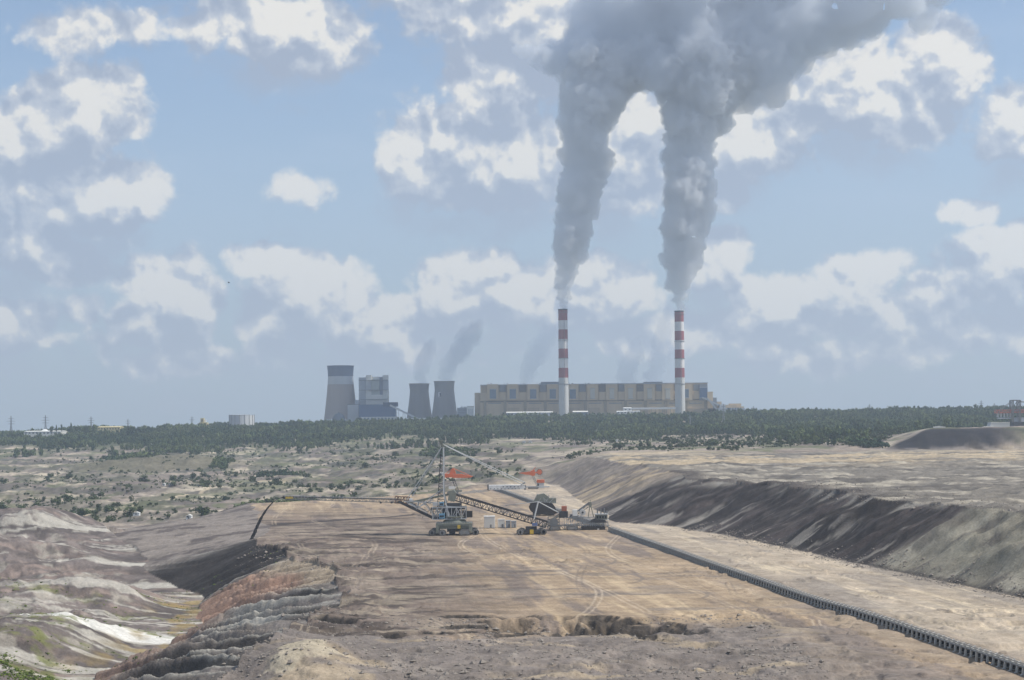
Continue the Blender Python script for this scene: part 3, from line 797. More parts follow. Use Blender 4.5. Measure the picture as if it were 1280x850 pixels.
th.part('shell', MB().lathe([(19, -3), (18.4, 6), (15.5, 13), (10, 19), (4, 21.6), (.5, 22)], 28, cen=(c.x, 4520)), mat('slate_dome', (.13, .16, .19)), smooth=True)
th.part('vent', MB().lathe([(1.6, 21.6), (1.6, 24), (.4, 25)], 12, cen=(c.x, 4520)), M_steel)
th = Thing('filter_house', (at(578, 524, 4520).x, 4520, -3), 'grey louvred block with tanks on its roof beside the white tower block', 'building')
w = MB(); bxp(w, 571.5, 509.5, 583.6, 528, 4520, 30)
th.part('wall', w, M_mid)
w = MB()
for k in range(6): bxp(w, 571.3, 511 + k * 2, 583.4, 511.9 + k * 2, 4519.4, 1)
th.part('louvre', w, M_greyblue)
for px in (577.3, 581): th.part('roof_tank', MB().lathe([(3.4, 33), (3.4, 36.4), (1, 37.6)], 16, cen=(at(px, 510, 4530).x, 4530)), M_white)
th = Thing('white_tower_block', (at(588, 524, 4500).x, 4500, -3), 'small bright white tower block beside the brown power house', 'building')
w = MB(); bxp(w, 583.8, 508.6, 592.2, 528, 4500, 24); th.part('wall', w, M_white)
w = MB(); bxp(w, 583.4, 507.4, 592.5, 508.5, 4499, 26); th.part('parapet', w, M_light)
w = MB()
for k in range(4): bxp(w, 585.2 + k * 1.7, 511, 585.8 + k * 1.7, 521, 4499.5, 1)
th.part('window_strip', w, M_mid)

# main power house
d = 4520.0
XL = 593.2
th = Thing('power_house', (at(745, 524, d).x, d, -3), 'very long brown power house with a row of window bays under its roof', 'power station')
w = MB(); bxp(w, 593.4, 491, 600.4, 530, d + 12, 90, 1); bxp(w, 600.3, 500.8, 884, 530, d, 120, 0); bxp(w, 600.4, 489.8, 884.2, 500.8, d + 4, 112, 0)
th.part('wall', w, [M_brown, M_brown2])
w = MB(); bxp(w, 600.6, 480.4, 884.4, 489.8, d + 10, 100, 0); th.part('upper_wall', w, M_brown2)
w = MB()
bxp(w, 600.3, 479.4, 884.8, 480.4, d + 8, 104)
th.part('roof_parapet', w, M_mid)
for x0, x1 in ((676.5, 699), (806, 828)):
    w = MB(); bxp(w, x0, 477.2, x1, 480.2, d + 20, 60); th.part('roof_house', w, M_greyblue)
cx = [616.2, 641, 666.5, 691, 716, 740.7, 764.8, 788.2, 812, 835, 858.6, 879.5]
for k, c in enumerate(cx):
    hw_ = 7.3 if k < 11 else 5.3
    w = MB(); bxp(w, c - hw_, 480.2, c + hw_ - .4, 500.4, d - 4, 16)
    bay = th.part('boiler_bay', w, M_brown if k < 11 else M_greyblue)
    if k < 5: x0, x1, y0, y1, m_ = c - 3.9, c + 3.9, 486.8, 498, M_bluewin
    elif k < 10: x0, x1, y0, y1, m_ = c - 2.8, c + 2.9, 486.2, 497.8, M_palewin
    elif k == 10: x0, x1, y0, y1, m_ = c - 2.4, c + 2.4, 486.8, 496.8, M_bluewin
    else: x0, x1, y0, y1, m_ = c - 4.6, c + 4.6, 484.5, 497, mat('blue_cladding', (.08, .13, .23))
    w = MB(); bxp(w, x0, y0, x1, y1, d - 4.6, 2); th.part('window', w, m_, under=bay)
    w = MB(); bxp(w, x0 - .7, y0 - .7, x1 + .7, y0 - .05, d - 5, 3); bxp(w, x0 - .7, y1 + .05, x1 + .7, y1 + .5, d - 5, 3)
    th.part('frame', w, M_mid, under=bay)
    if k < 11:
        w = MB(); bxp(w, c + 8.4, 480.6, c + 16.2, 489.6, d + 6, 6); th.part('recess_panel', w, M_greyblue if k % 2 == 0 else mat('grey_brown_cladding', (.17, .16, .15)))
        w = MB(); bxp(w, c + 8, 490.4, c + 16.6, 500.2, d + 1, 4); th.part('tan_panel', w, M_brown)
for k in range(12):
    x = 604.5 + k * 25.1
    w = MB(); bxp(w, x, 501.2, x + 3.4, 530, d - 3, 4); th.part('pilaster', w, mat('tan_pilaster', (.33, .27, .19)))
    w = MB(); bxp(w, x + 5.5, 509.6, x + 19.5, 524, d - 1.6, 2); th.part('lower_panel', w, M_brown2 if k % 3 else M_brown)
    w = MB(); bxp(w, x + 6, 503.5, x + 22, 504.4, d - 1, 2); th.part('string_course', w, M_greyblue)
w = MB(); bxp(w, 600.3, 500.3, 884, 501.3, d - 2.2, 4); th.part('cornice', w, mat('dark_brown_trim', (.13, .11, .09)))
for (x0, y0, x1, y1, m_) in ((884.4, 489.5, 891.3, 530, M_brown), (891.4, 497, 896, 530, M_greyblue), (896.1, 502, 902, 530, M_brown2), (860, 510.5, 896, 530, mat('sandy_wall', (.36, .29, .20)))):
    w = MB(); bxp(w, x0, y0, x1, y1, d - 6, 60); th.part('stepped_block', w, m_)
w = MB(); w.beam(at(878, 497, d - 12), at(900, 507, d - 12), 6, 4); w.beam(at(884, 497.5, d - 20), at(897, 513, d - 20), 4, 4); th.part('sloping_duct', w, M_mid)
for k in range(14):
    x = 610 + k * 20.3
    w = MB(); bxp(w, x, 478.3, x + .5, 479.5, d + 30, 2); bxp(w, x + 3, 478.9, x + 5, 479.5, d + 30, 8); th.part('roof_vent', w, M_steel)
th = Thing('crusher_house', (at(915, 524, 4490).x, 4490, 2), 'low jumbled brown plant buildings beyond the stepped end of the power house', 'building')
for (x0, y0, x1, y1, dd, m_) in ((900, 505.5, 907, 530, 4490, M_mid), (907, 506, 921, 530, 4500, M_brown2), (912, 504.4, 926.5, 508, 4505, M_brown), (921, 508, 930, 530, 4495, M_brown2), (898, 510, 931, 530, 4480, M_mid)):
    w = MB(); bxp(w, x0, y0, x1, y1, dd, 24); th.part('block', w, m_)
w = MB()
for k in range(6): bxp(w, 909 + k * 3.2, 509.5, 910.4 + k * 3.2, 511.5, 4479.5, 1)
th.part('window_band', w, M_bluewin)

def shed(x0, y0, x1, y1, d, dep, m_, label, cat='shed', roof=None, group=None, nwin=3, name='shed'):
    a = at((x0 + x1) / 2, y1, d)
    th = Thing(name, (a.x, d, a.z), label, cat, group)
    w = MB(); bxp(w, x0, y0 + (y1 - y0) * .22, x1, y1 + 2.5, d, dep); th.part('wall', w, m_)
    xa, xb = at(x0, y0, d).x, at(x1, y0, d).x
    z1 = at((x0 + x1) / 2, y0 + (y1 - y0) * .22, d).z; z2 = at((x0 + x1) / 2, y0, d).z
    w = MB(); w.add([(xa - .4, d - .5, z1), (xb + .4, d - .5, z1), (xb + .4, d + dep + .5, z1), (xa - .4, d + dep + .5, z1), (xa - .4, d + dep / 2, z2), (xb + .4, d + dep / 2, z2)],
                    [(0, 1, 5, 4), (3, 4, 5, 2), (0, 4, 3), (1, 2, 5), (0, 3, 2, 1)])
    th.part('roof', w, roof or M_light)
    for k in range(nwin):
        f0 = (k + .3) / nwin; f1 = (k + .7) / nwin
        w = MB(); bxp(w, x0 + (x1 - x0) * f0, y0 + (y1 - y0) * .45, x0 + (x1 - x0) * f1, y0 + (y1 - y0) * .75, d - .25, .4)
        th.part('window', w, M_glass)
    return th
shed(654.5, 514.6, 663.8, 518.8, 4380, 18, M_white, 'small white shed at the foot of the power house near the banded chimney', roof=M_white, nwin=2)
shed(779.5, 509.3, 789.5, 513.2, 4370, 18, M_white, 'taller white shed at the end of the long pale pipe bridge', roof=M_white, nwin=2)
shed(771, 513.6, 784, 517.6, 4340, 14, M_white, 'low white shed below the taller white shed at the power house', roof=M_white, nwin=3)
shed(788, 513.4, 800, 516.4, 4345, 14, M_white, 'flat white shed below the pale pipe bridge', roof=M_white, nwin=3)
shed(633, 514.4, 691, 520.5, 4400, 24, M_mid, 'long grey annex along the foot of the power house', 'annex', nwin=12)
shed(716, 513.5, 735, 520.5, 4400, 24, M_bluewin, 'dark blue grey annex to the side of the nearer chimney base', 'annex', nwin=4)
shed(500, 522.3, 592, 526.5, 4470, 16, M_light, 'very long low white wall building in front of the cooling towers', 'building', nwin=16)
th = Thing('pipe_bridge', (at(815, 515, 4400).x, 4400, 2), 'long pale covered bridge on posts in front of the power house', 'pipe bridge')
w = MB(); bxp(w, 789.6, 509.2, 845, 511.6, 4400, 6); th.part('covered_deck', w, M_paleband)
w = MB()
for k in range(12):
    p = at(791 + k * 4.7, 511.5, 4400); w.beam((p.x, 4403, p.z), (p.x, 4403, 0), 1.0)
th.part('posts', w, M_steel)
# left side of the horizon
c = at(302.2, 525, 4300); zt = at(302.2, 518.3, 4300).z
th = Thing('storage_tank', (c.x, 4300, -22), 'large pale grey cylindrical tank standing above the wood', 'tank')
R_ = 15.6 * 4300 / F
th.part('tank_wall', MB().lathe([(R_, -24), (R_, zt - 1.5)], 40, cen=(c.x, 4300)), M_paleband)
th.part('roof', MB().lathe([(R_ + .3, zt - 1.5), (R_ + .3, zt - .6), (2, zt + .8)], 40, cen=(c.x, 4300)), M_mid)
w = MB()
for k in range(16):
    a = 2 * math.pi * k / 16; w.beam((c.x + (R_ + .6) * math.cos(a), 4300 + (R_ + .6) * math.sin(a), -24), (c.x + (R_ + .6) * math.cos(a), 4300 + (R_ + .6) * math.sin(a), zt), .9)
th.part('ribs', w, M_steel)
th = Thing('silo_tower', (at(254, 533, 4250).x, 4250, -22), 'cream yellow stepped tower poking out of the wood', 'silo')
w = MB(); bxp(w, 250.6, 522.6, 254.8, 538, 4250, 10); bxp(w, 249.2, 528, 259.2, 538, 4252, 16); th.part('wall', w, M_yel2)
w = MB(); bxp(w, 254.8, 524.5, 257.2, 528, 4254, 8); th.part('white_stair', w, M_white)
w = MB(); bxp(w, 252, 524, 253.2, 527, 4249.6, 1); th.part('window', w, M_glass)
shed(30, 538.4, 76, 543.2, 3950, 60, M_light, 'long low pale hall at the edge of the wood', 'hall', roof=M_light, nwin=10)
c = at(56, 538, 3980); z0 = at(56, 541, 3980).z
th = Thing('white_dome_roof', (c.x, 3980, z0 - 6), 'small bright white domed hall beside the poplars', 'hall')
th.part('wall', MB().lathe([(11.4, z0 - 8), (11.4, z0 + 2)], 20, cen=(c.x, 3980)), M_light)
th.part('roof', MB().lathe([(12, z0 + 2), (9, z0 + 5), (4, z0 + 8.4), (.4, z0 + 9)], 20, cen=(c.x, 3980)), M_white)
shed(122, 532.8, 150, 538, 4100, 40, M_yel2, 'long beige flat hall above the treetops', 'hall', roof=M_yel2, nwin=8)

# ------------------------------------------------------------------ vegetation and loose rock
def leaf_mat(name, a, b, sc=.02):
    m = bpy.data.materials.new(name); m.use_nodes = True
    t = NT(m.node_tree); bs = t.n['Principled BSDF']
    g = t.new('ShaderNodeNewGeometry')
    n = t.noise(g.outputs['Position'], sc, 3.0, .6); n2 = t.noise(g.outputs['Position'], .4, 2.0, .5)
    c = t.mix(t.rng(n, .35, .65), a + (1,), b + (1,))
    c = t.vm('SCALE', c, t.m('MULTIPLY_ADD', n2, .9, .55))
    t.l.new(c, bs.inputs['Base Color']); bs.inputs['Roughness'].default_value = .85
    bs.inputs['Specular IOR Level'].default_value = .15
    return m
M_leaf = leaf_mat('foliage', (.035, .065, .028), (.12, .15, .055), .009)
M_shrub = leaf_mat('shrub_foliage', (.040, .062, .026), (.085, .105, .045), .05)
M_weed = leaf_mat('weeds', (.09, .13, .03), (.20, .26, .05), .08)
def crown_template(rs, n, flat=1.0, pointed=0.0, leaf=.30, lobes=7):
    """leaf-clump triangles filling a crown of radius about 1, height about 2 (z 0..2)"""
    L = [(rs.uniform(-.5, .5), rs.uniform(-.5, .5), rs.uniform(.5, 1.5), rs.uniform(.38, .62)) for _ in range(lobes)]
    v = []
    for i in range(n):
        l = L[rs.randint(0, lobes)]
        p = rs.normal(size=3); p /= np.linalg.norm(p); rr = l[3] * rs.uniform(.6, 1.05)
        c = np.array([l[0], l[1], l[2]]) + p * rr
        k = 1 - pointed * c[2] / 2
        c[0] *= k; c[1] *= k
        a = rs.normal(size=3); a /= np.linalg.norm(a)
        nrm = p * .9 + a * .6; nrm /= np.linalg.norm(nrm)
        t1 = np.cross(nrm, [0, 0, 1.0]); t1 /= (np.linalg.norm(t1) + 1e-6); t2 = np.cross(nrm, t1)
        s = leaf * rs.uniform(.6, 1.3); ph = rs.uniform(0, 6.3)
        for q in range(3):
            an = ph + q * 2.094 + rs.uniform(-.3, .3)
            v.append(c + (t1 * math.cos(an) + t2 * math.sin(an)) * s)
    v = np.array(v); v[:, 2] = np.clip(v[:, 2] * flat, 0, None)
    return v.astype(np.float32)
def tri_mesh(name, V, m):
    me = bpy.data.meshes.new(name); n = len(V)
    me.vertices.add(n); me.vertices.foreach_set('co', V.astype(np.float32).ravel())
    me.loops.add(n); me.loops.foreach_set('vertex_index', np.arange(n, dtype=np.int32))
    me.polygons.add(n // 3); me.polygons.foreach_set('loop_start', np.arange(0, n, 3, dtype=np.int32))
    me.update(calc_edges=True); me.materials.append(m)
    return me
def scatter_mesh(name, temps, P, H, Rr, rs, m):
    out = []
    for k, T in enumerate(temps):
        sel = np.where(np.arange(len(P)) % len(temps) == k)[0]
        if len(sel) == 0: continue
        a = rs.uniform(0, 6.283, len(sel)); c, s = np.cos(a)[:, None], np.sin(a)[:, None]
        x = (T[None, :, 0] * c - T[None, :, 1] * s) * Rr[sel][:, None] + P[sel, 0][:, None]
        y = (T[None, :, 0] * s + T[None, :, 1] * c) * Rr[sel][:, None] + P[sel, 1][:, None]
        z = T[None, :, 2] * .5 * H[sel][:, None] + P[sel, 2][:, None]
        out.append(np.stack([x, y, z], -1).reshape(-1, 3))
    return tri_mesh(name, np.concatenate(out), m)
rs = np.random.RandomState(7)
# forest belt
n = 60000
u = rs.uniform(-.42, .42, n); d = rs.uniform(2150, 4460, n) ; x = u * d
foot = np.interp(u, [-.42, -.315, -.26, -.22, -.15, -.03, .06, .12, .165, .19, .215, .235, .27, .42], [3350, 3450, 3300, 3300, 3330, 3150, 3080, 2950, 2420, 2250, 2300, 2600, 2700, 2700])
fn = fbm(x / 110, d / 150, 3, 201)
dens = ss(-60, 260, d - foot + 420 * fn) * ss(-.46, -.12, fn + .34 * ss(0, 900, d - foot))
dens = dens * ss(-.60, -.34, fbm(x / 45, d / 120, 3, 204)) * (1 - .92 * ss(.175, .185, u) * ss(.232, .222, u) * ss(2420, 2500, d) * ss(3300, 3150, d) * ss(-.2, .1, fbm(x / 50, d / 60, 3, 203) + .12))
keep = rs.uniform(0, 1, n) < dens * .8
keep &= ~((d > 4330) & (u > -.13) & (u < .14))
x, d = x[keep], d[keep]
z = terrain(x, d, False)[0] if False else terrain(x, d, False)
H = rs.uniform(7, 18, len(x)) * (1 + .45 * fbm(x / 80, d / 80, 2, 205)); Rr = H * rs.uniform(.26, .42, len(x))
T = [crown_template(rs, 66, leaf=.36, pointed=q) for q in (0, .25, .1, .55, .05)]
P = np.stack([x, d, z - .5], 1)
o = bpy.data.objects.new('forest', scatter_mesh('forest', T, P, H, Rr, rs, M_leaf)); COL.objects.link(o)
tag(o, 'broad belt of dark green mixed forest between the open pit and the power station', 'forest', kind='stuff')

# shrubs on the slopes: the 300 that show largest are things, the rest one mass
n = 70000
u = rs.uniform(-.40, .40, n); d = 1 / rs.uniform(1 / 3500.0, 1 / 1600.0, n); x = u * d
fn = fbm(x / 120, d / 90, 4, 211); f2 = fbm(x / 35, d / 40, 3, 212)
left = ss(.02, -.03, u) * ss(1640, 1760, d) * (1 - ss(.01, -.02, np.abs(u + .012) - .05) * ss(2050, 1950, d))
right = ss(.02, .04, u) * ss(2110, 2160, d) * ss(.24, .22, u)
dens = (left * .55 + right * .95) * ss(-.2, .25, fn + .5 * f2) * np.where(d > 2300, 1.0, .75)
road_d = np.interp(x, [-640, -520, -450, -410, -380], [1740, 1800, 2000, 2300, 2420])
keep = (rs.uniform(0, 1, n) < dens * .75) & (np.abs(d - road_d) > 30)
x, d = x[keep], d[keep]
z = terrain(x, d, False)
H = np.clip(rs.lognormal(math.log(2.9), .55, len(x)), 1.0, 11); Rr = H * rs.uniform(.45, .8, len(x))
order = np.argsort(-(H * Rr) / d ** 2)
big_, rest = order[:300], order[300:]
TS = [crown_template(rs, 150, leaf=.24, lobes=6) for _ in range(5)]
SM = [tri_mesh('shrub', t_ * np.array([1, 1, .5], dtype=np.float32), M_shrub) for t_ in TS]
zones = {0: 'dark green shrub growing wild on the pale left slope of the pit', 1: 'dark green shrub on the terraces beyond the machines', 2: 'dark green shrub on the pale cliff band below the forest'}
for k, i in enumerate(big_):
    o = bpy.data.objects.new('shrub', SM[k % 5]); COL.objects.link(o)
    o.location = (x[i], d[i], z[i] - .25); o.scale = (Rr[i], Rr[i], H[i]); o.rotation_euler = (0, 0, rs.uniform(0, 6.28))
    uu = x[i] / d[i]; zn = 0 if uu < -.12 else (1 if uu < .02 else 2)
    tag(o, zones[zn], 'shrub', ('shrubs on the left slope', 'shrubs on the far terraces', 'shrubs on the cliff band')[zn])
P = np.stack([x, d, z - .2], 1)[rest]
T = [crown_template(rs, 26, leaf=.42, lobes=4) for _ in range(4)]
o = bpy.data.objects.new('scrub', scatter_mesh('scrub', T, P, H[rest], Rr[rest], rs, M_shrub)); COL.objects.link(o)
tag(o, 'countless small far bushes dotted over the pit slopes', 'scrub', kind='stuff')
# dense low thickets (dark green patches)
def thicket(px0, px1, py, d0, dep, n, h, label):
    a, b = at(px0, py, d0), at(px1, py, d0)
    xx = rs.uniform(a.x, b.x, n); dd = d0 + dep * (rs.uniform(0, 1, n) + .25 * fbm(xx / 30, xx * 0, 2, 5))
    e = np.abs((xx - (a.x + b.x) / 2) / ((b.x - a.x) / 2)); k = rs.uniform(0, 1, n) > e ** 3
    xx, dd = xx[k], dd[k]; zz = terrain(xx, dd, False)
    hh = rs.uniform(.6, 1.2, len(xx)) * h
    o = bpy.data.objects.new('thicket', scatter_mesh('thicket', T, np.stack([xx, dd, zz - .3], 1), hh, hh * .62, rs, M_leaf)); COL.objects.link(o)
    tag(o, label, 'thicket', kind='stuff')
thicket(-5, 82, 640, 1690, 130, 420, 6, 'dark green thicket in the hollow left of the spoil ridges')
thicket(285, 395, 628, 1780, 120, 380, 6, 'dark green thicket below the boom tip')
thicket(120, 176, 575, 3000, 260, 260, 10, 'dark thicket beside the brown grassy mound')
thicket(255, 282, 580, 2750, 120, 120, 8, 'thicket at the right foot of the brown grassy mound')
thicket(1072, 1112, 565, 2120, 120, 260, 8, 'dark blue green thicket at the end of the coal bank')
thicket(310, 372, 588, 2480, 110, 260, 6, 'dark scrubby hollow in the middle of the far slope')
thicket(515, 600, 566, 2700, 220, 260, 8, 'thicket on the slope behind the mast head')

# single trees that stand out on the skyline
def tree(px, ytop, ybase, d, wpx, pointed, label, n=420):
    p = at(px, ytop, d); zt = p.z; zb = ground_z(p.x, d)
    th = Thing('tree', (p.x, d, zb), label, 'tree', 'trees standing out on the skyline')
    zc = min(at(px, ybase, d).z, zt - 5); R2 = wpx * d / F / 2
    w = MB(); w.cyl((p.x, d, zb - 1), (p.x, d, zc + .55 * (zt - zc)), .45, 8, r2=.15)
    for k in range(5):
        a = k * 1.3; h = zc + (zt - zc) * (.15 + .12 * k)
        w.cyl((p.x, d, h), (p.x + math.cos(a) * R2 * .6, d + math.sin(a) * R2 * .6, h + (zt - zc) * .14), .16, 6, r2=.05)
    th.part('trunk', w, M_bark)
    t_ = crown_template(rs, n, leaf=.20, pointed=pointed, lobes=9)
    V = t_ * np.array([R2, R2, (zt - zc) / 2]) + np.array([0, 0, zc - zb])
    o = bpy.data.objects.new('crown', tri_mesh('crown', V, M_leaf)); COL.objects.link(o); o.parent = th.o
tree(65, 532.5, 540, 3900, 7, .2, 'round tree just right of the white domed hall')
tree(70.3, 531, 540, 3900, 4, .5, 'slim tree touching the round tree by the white dome')
tree(76.8, 530, 540, 3900, 3, .4, 'thinnest lone poplar on the left skyline')
tree(88.3, 528.6, 540, 3900, 5.5, .45, 'tallest poplar of the left skyline')
tree(84.2, 533.5, 540, 3900, 3, .4, 'small poplar close beside the tallest poplar')
tree(96.5, 531.5, 540, 3920, 6, .2, 'pale round tree between the poplars and the dense clump')
tree(106, 531.8, 541, 3880, 8, .1, 'low left tree of the dense dark clump on the skyline')
tree(112, 530.6, 541, 3880, 8, .1, 'middle tree of the dense dark clump on the skyline')
tree(117.5, 529.5, 541, 3880, 7, .2, 'tallest right tree of the dense dark clump on the skyline')
tree(163, 531.5, 545, 3800, 15, .05, 'broad dark tree right of the long beige hall')
tree(1196, 510.6, 530, 3900, 9, .2, 'broad tree rising above the forest on the right')
tree(1213, 512.2, 528, 3900, 4, .5, 'slim tree right of the broad tree above the forest')
tree(740, 560.5, 574, 2330, 9, .15, 'lone dark tree on the cliff band beyond the dug slope', 500)
tree(1013, 545, 563, 2290, 10, .1, 'tree at the top of the pale bank below the forest', 500)

# weeds on the old spoil
n = 2600
xx = rs.normal(0, 1, n) * 13 - 176; dd = rs.normal(0, 1, n) * 11 + 618; kk = fbm(xx / 7, dd / 7, 3, 77) > -.05; xx, dd = xx[kk], dd[kk]
xx2 = rs.uniform(-330, -130, 2600); dd2 = rs.uniform(600, 980, 2600)
m2 = fbm(xx2 / 28, dd2 / 20, 4, 133) > .02
xx = np.concatenate([xx, xx2[m2]]); dd = np.concatenate([dd, dd2[m2]]); zz = terrain(xx, dd, False)
hh = np.clip(rs.lognormal(-.9, .4, len(xx)), .2, 1.1)
T = [crown_template(rs, 14, leaf=.5, lobes=3) for _ in range(4)]
o = bpy.data.objects.new('weeds', scatter_mesh('weeds', T, np.stack([xx, dd, zz - .1], 1), hh, hh * 1.1, rs, M_weed)); COL.objects.link(o)
tag(o, 'bright green weeds growing over the old spoil at the lower left', 'weeds', kind='stuff')

# loose lumps of clay and rock
def lump(rs):
    v = np.array([[1,0,0],[-1,0,0],[0,1,0],[0,-1,0],[0,0,.8],[0,0,-.8]]) * rs.uniform(.6, 1.2, (6, 3)) + rs.uniform(-.18, .18, (6, 3))
    f = [(0,2,4),(2,1,4),(1,3,4),(3,0,4),(2,0,5),(1,2,5),(3,1,5),(0,3,5)]
    return np.concatenate([v[list(t_)] for t_ in f]).astype(np.float32)
L = [lump(rs) for _ in range(8)]
a1 = (rs.uniform(-90, 90, 9000), rs.uniform(440, 600, 9000))
dd = rs.uniform(560, 1090, 4200); a2 = (xF(dd) + rs.normal(0, 5, 4200) + 2, dd)
dd = rs.uniform(520, 1250, 5000); a3 = (xF(dd) + wC(dd) + np.abs(rs.normal(0, 26, 5000)), dd)
dd = rs.uniform(470, 1000, 3000); a4 = (xE(dd) + rs.normal(0, 9, 3000), dd)
xx = np.concatenate([a[0] for a in (a1, a2, a3, a4)]); dd = np.concatenate([a[1] for a in (a1, a2, a3, a4)])
k = fbm(xx / 18, dd / 18, 3, 221) + rs.uniform(-.5, .5, len(xx)) > 0; xx, dd = xx[k], dd[k]
zz = terrain(xx, dd, False); sz = np.clip(rs.lognormal(-1.0, .5, len(xx)), .12, 1.4)
M_rock = mat('clay_lumps', (.25, .22, .19), .95, var=.45, scale=.08)
o = bpy.data.objects.new('rubble', scatter_mesh('rubble', L, np.stack([xx, dd, zz + sz * .15], 1), sz * 1.5, sz, rs, M_rock)); COL.objects.link(o)
tag(o, 'loose lumps of grey clay strewn over the pit floor and slope feet', 'rubble', kind='stuff')

# ------------------------------------------------------------------ machines in the pit
D0 = 1060.0
def S(px, py, dy=0.0):
    p = at(px, py, D0); return Vector((p.x, D0 + dy, p.z))
GB = ground_z(at(567, 668, D0).x, D0)
def crawler(th, x0, x1, yc, w, h, gz, under=None):
    """one track unit: frame, belt with shoes, end wheels"""
    m = MB(); r = h / 2
    n = 8; pts = []
    for i in range(n + 1):
        a = -math.pi / 2 + math.pi * i / n; pts.append((x1 - r + r * math.cos(a), gz + r + r * math.sin(a)))
    for i in range(n + 1):
        a = math.pi / 2 + math.pi * i / n; pts.append((x0 + r + r * math.cos(a), gz + r + r * math.sin(a)))
    m.prism(pts, yc - w / 2, yc + w / 2)
    L = x1 - x0
    for k in range(int(L / .9)):
        m.box((x0 + r + k * .9, yc - w / 2 - .12, gz + h), (x0 + r + k * .9 + .45, yc + w / 2 + .12, gz + h + .14)) if x0 + r + k * .9 + .45 < x1 - r else None
    u_ = th.part('crawler', m, M_track, under)
    fr = MB(); fr.box((x0 + r * .8, yc - w / 2 - .18, gz + r * .55), (x1 - r * .8, yc + w / 2 + .18, gz + h * .86)); th.part('side_frame', fr, M_drum, u_)
    for xx in (x0 + r, x1 - r):
        wl = MB(); wl.cyl((xx, yc - w / 2 - .35, gz + r), (xx, yc + w / 2 + .35, gz + r), r * .62, 14); th.part('wheel', wl, M_steel, u_)
    return u_
th = Thing('spreader', (S(567, 668).x, D0, GB), 'giant grey spreader with a tall mast, long left boom, stays and a white ballast box', 'spreader')
# chassis and crawlers
xa, xb = S(545.6, 660).x, S(590.2, 660).x
m = MB(); m.box((xa, D0 - 9, S(0, 656.6).z * 0 + S(567, 656.4).z), (xb, D0 + 9, S(567, 653.2).z)); m.box((xa + 1, D0 - 8, S(567, 660).z), (xb - 1, D0 - 6.5, S(567, 656.4).z)); m.box((xa, D0 - 9.2, GB + 1.5), (xa + 2, D0 + 9, S(567, 655).z)); m.box((xb - 2, D0 - 9.2, GB + 1.5), (xb, D0 + 9, S(567, 655).z)); m.box((xa + 7, D0 - 3, GB + 2), (xb - 7, D0 + 9, S(567, 656).z))
ch = th.part('chassis', m, M_olive)
m = MB()
for k in range(16):
    x = xa + (xb - xa) * k / 15; m.beam((x, D0 - 9.3, S(567, 653.2).z), (x, D0 - 9.3, S(567, 651.6).z), .14)
m.beam((xa, D0 - 9.3, S(567, 651.6).z), (xb, D0 - 9.3, S(567, 651.6).z), .16)
th.part('railing', m, M_pale, ch)
for (a, b, yc) in ((536.4, 545.3, -7), (548.8, 558.6, -9.5), (574, 588.5, -9.5), (590.6, 599.2, -7), (537.5, 549, 8), (576, 597, 8)):
    crawler(th, S(a, 665).x, S(b, 665).x, D0 + yc, 3.6, 4.0, GB - .1)
m = MB(); m.box(S(572.4, 659.5, -9.6), S(576, 655, -9.3)); th.part('yellow_panel', m, M_yellow)
m = MB(); m.box(S(562, 667, -6), S(569, 660, 4)); th.part('gear_housing', m, M_dark)
# turntable
m = MB(); c = S(568.5, 653)
m.lathe([(7.6, S(567, 653.2).z), (7.6, S(567, 651).z), (6.6, S(567, 649.8).z), (6.2, S(567, 646.8).z), (7.8, S(567, 646).z), (7.8, S(567, 645).z)], 28, cen=(c.x, D0)); th.part('turntable', m, M_olive)
# superstructure decks
m = MB(); m.box(S(541, 648.4, -6), S(582, 645.8, 6)); m.box(S(539, 636.6, -5), S(581, 634, 5)); m.box(S(552, 645, -4), S(575, 637, 3))
dk_ = th.part('machine_deck', m, M_dark)
m = MB(); m.truss(S(541, 641.5), S(583, 640.5), 12, 7.5, 7, .55); th.part('deck_frame', m, M_pale)
m = MB(); m.box(S(578.5, 646.3, -4.5), S(590.4, 638.8, 4.5)); th.part('motor_house', m, M_spoil)
m = MB(); m.box(S(549.3, 647.3, -7.4), S(556.4, 641.2, -3)); cb1 = th.part('blue_cabin', m, M_cabblue)
m = MB(); m.box(S(550.2, 645.4, -7.7), S(555.6, 643.4, -7.5)); th.part('window', m, M_glass, cb1)
m = MB(); m.box(S(549.6, 631.6, -6.2), S(555.2, 627, -2.5)); cb2 = th.part('blue_cabin', m, M_cabblue)
m = MB(); m.box(S(550.2, 630.4, -6.5), S(554.6, 628.6, -6.25)); th.part('window', m, M_glass, cb2)
m = MB(); m.box(S(541.5, 631.8, -5.8), S(548.6, 627.4, -2)); th.part('switch_room', m, M_pale)
m = MB(); m.box(S(558.5, 636.4, -4), S(577, 628.8, 4)); th.part('hopper_house', m, M_dark)
# mast: pale front leg, dark lattice rear leg, head
m = MB(); m.beam(S(555.1, 617, -4.6), S(554.4, 556.5, -.6), .85, .85); m.beam(S(555.1, 617, 4.6), S(554.4, 556.5, .6), .85, .85); m.beam(S(555.1, 617, -4.6), S(562, 646.4, -6), .8); m.beam(S(555.1, 617, 4.6), S(562, 646.4, 6), .8)
for k in range(7):
    f_ = k / 7; a = S(555.1 - .7 * f_, 617 - 60.5 * f_); y = 4.6 - 4 * f_
    m.beam(a - Vector((0, y, 0)), a + Vector((0, y, 0)), .4)
th.part('mast', m, M_pale)
m = MB(); m.truss(S(551.2, 644), S(553, 557), 5.2, 1.9, 22, .42, w2=1.4, h2=1.2); th.part('lattice_leg', m, M_dark)
m = MB(); m.box(S(548.2, 551.8, -1.6), S(554.2, 550, 1.6)); m.beam(S(551, 552), S(552.8, 557.5), 1.6); m.cyl(S(553.6, 557.4, -1.2), S(553.6, 557.4, 1.2), 1.0, 12); m.beam(S(551, 550), S(551, 546.8), .22)
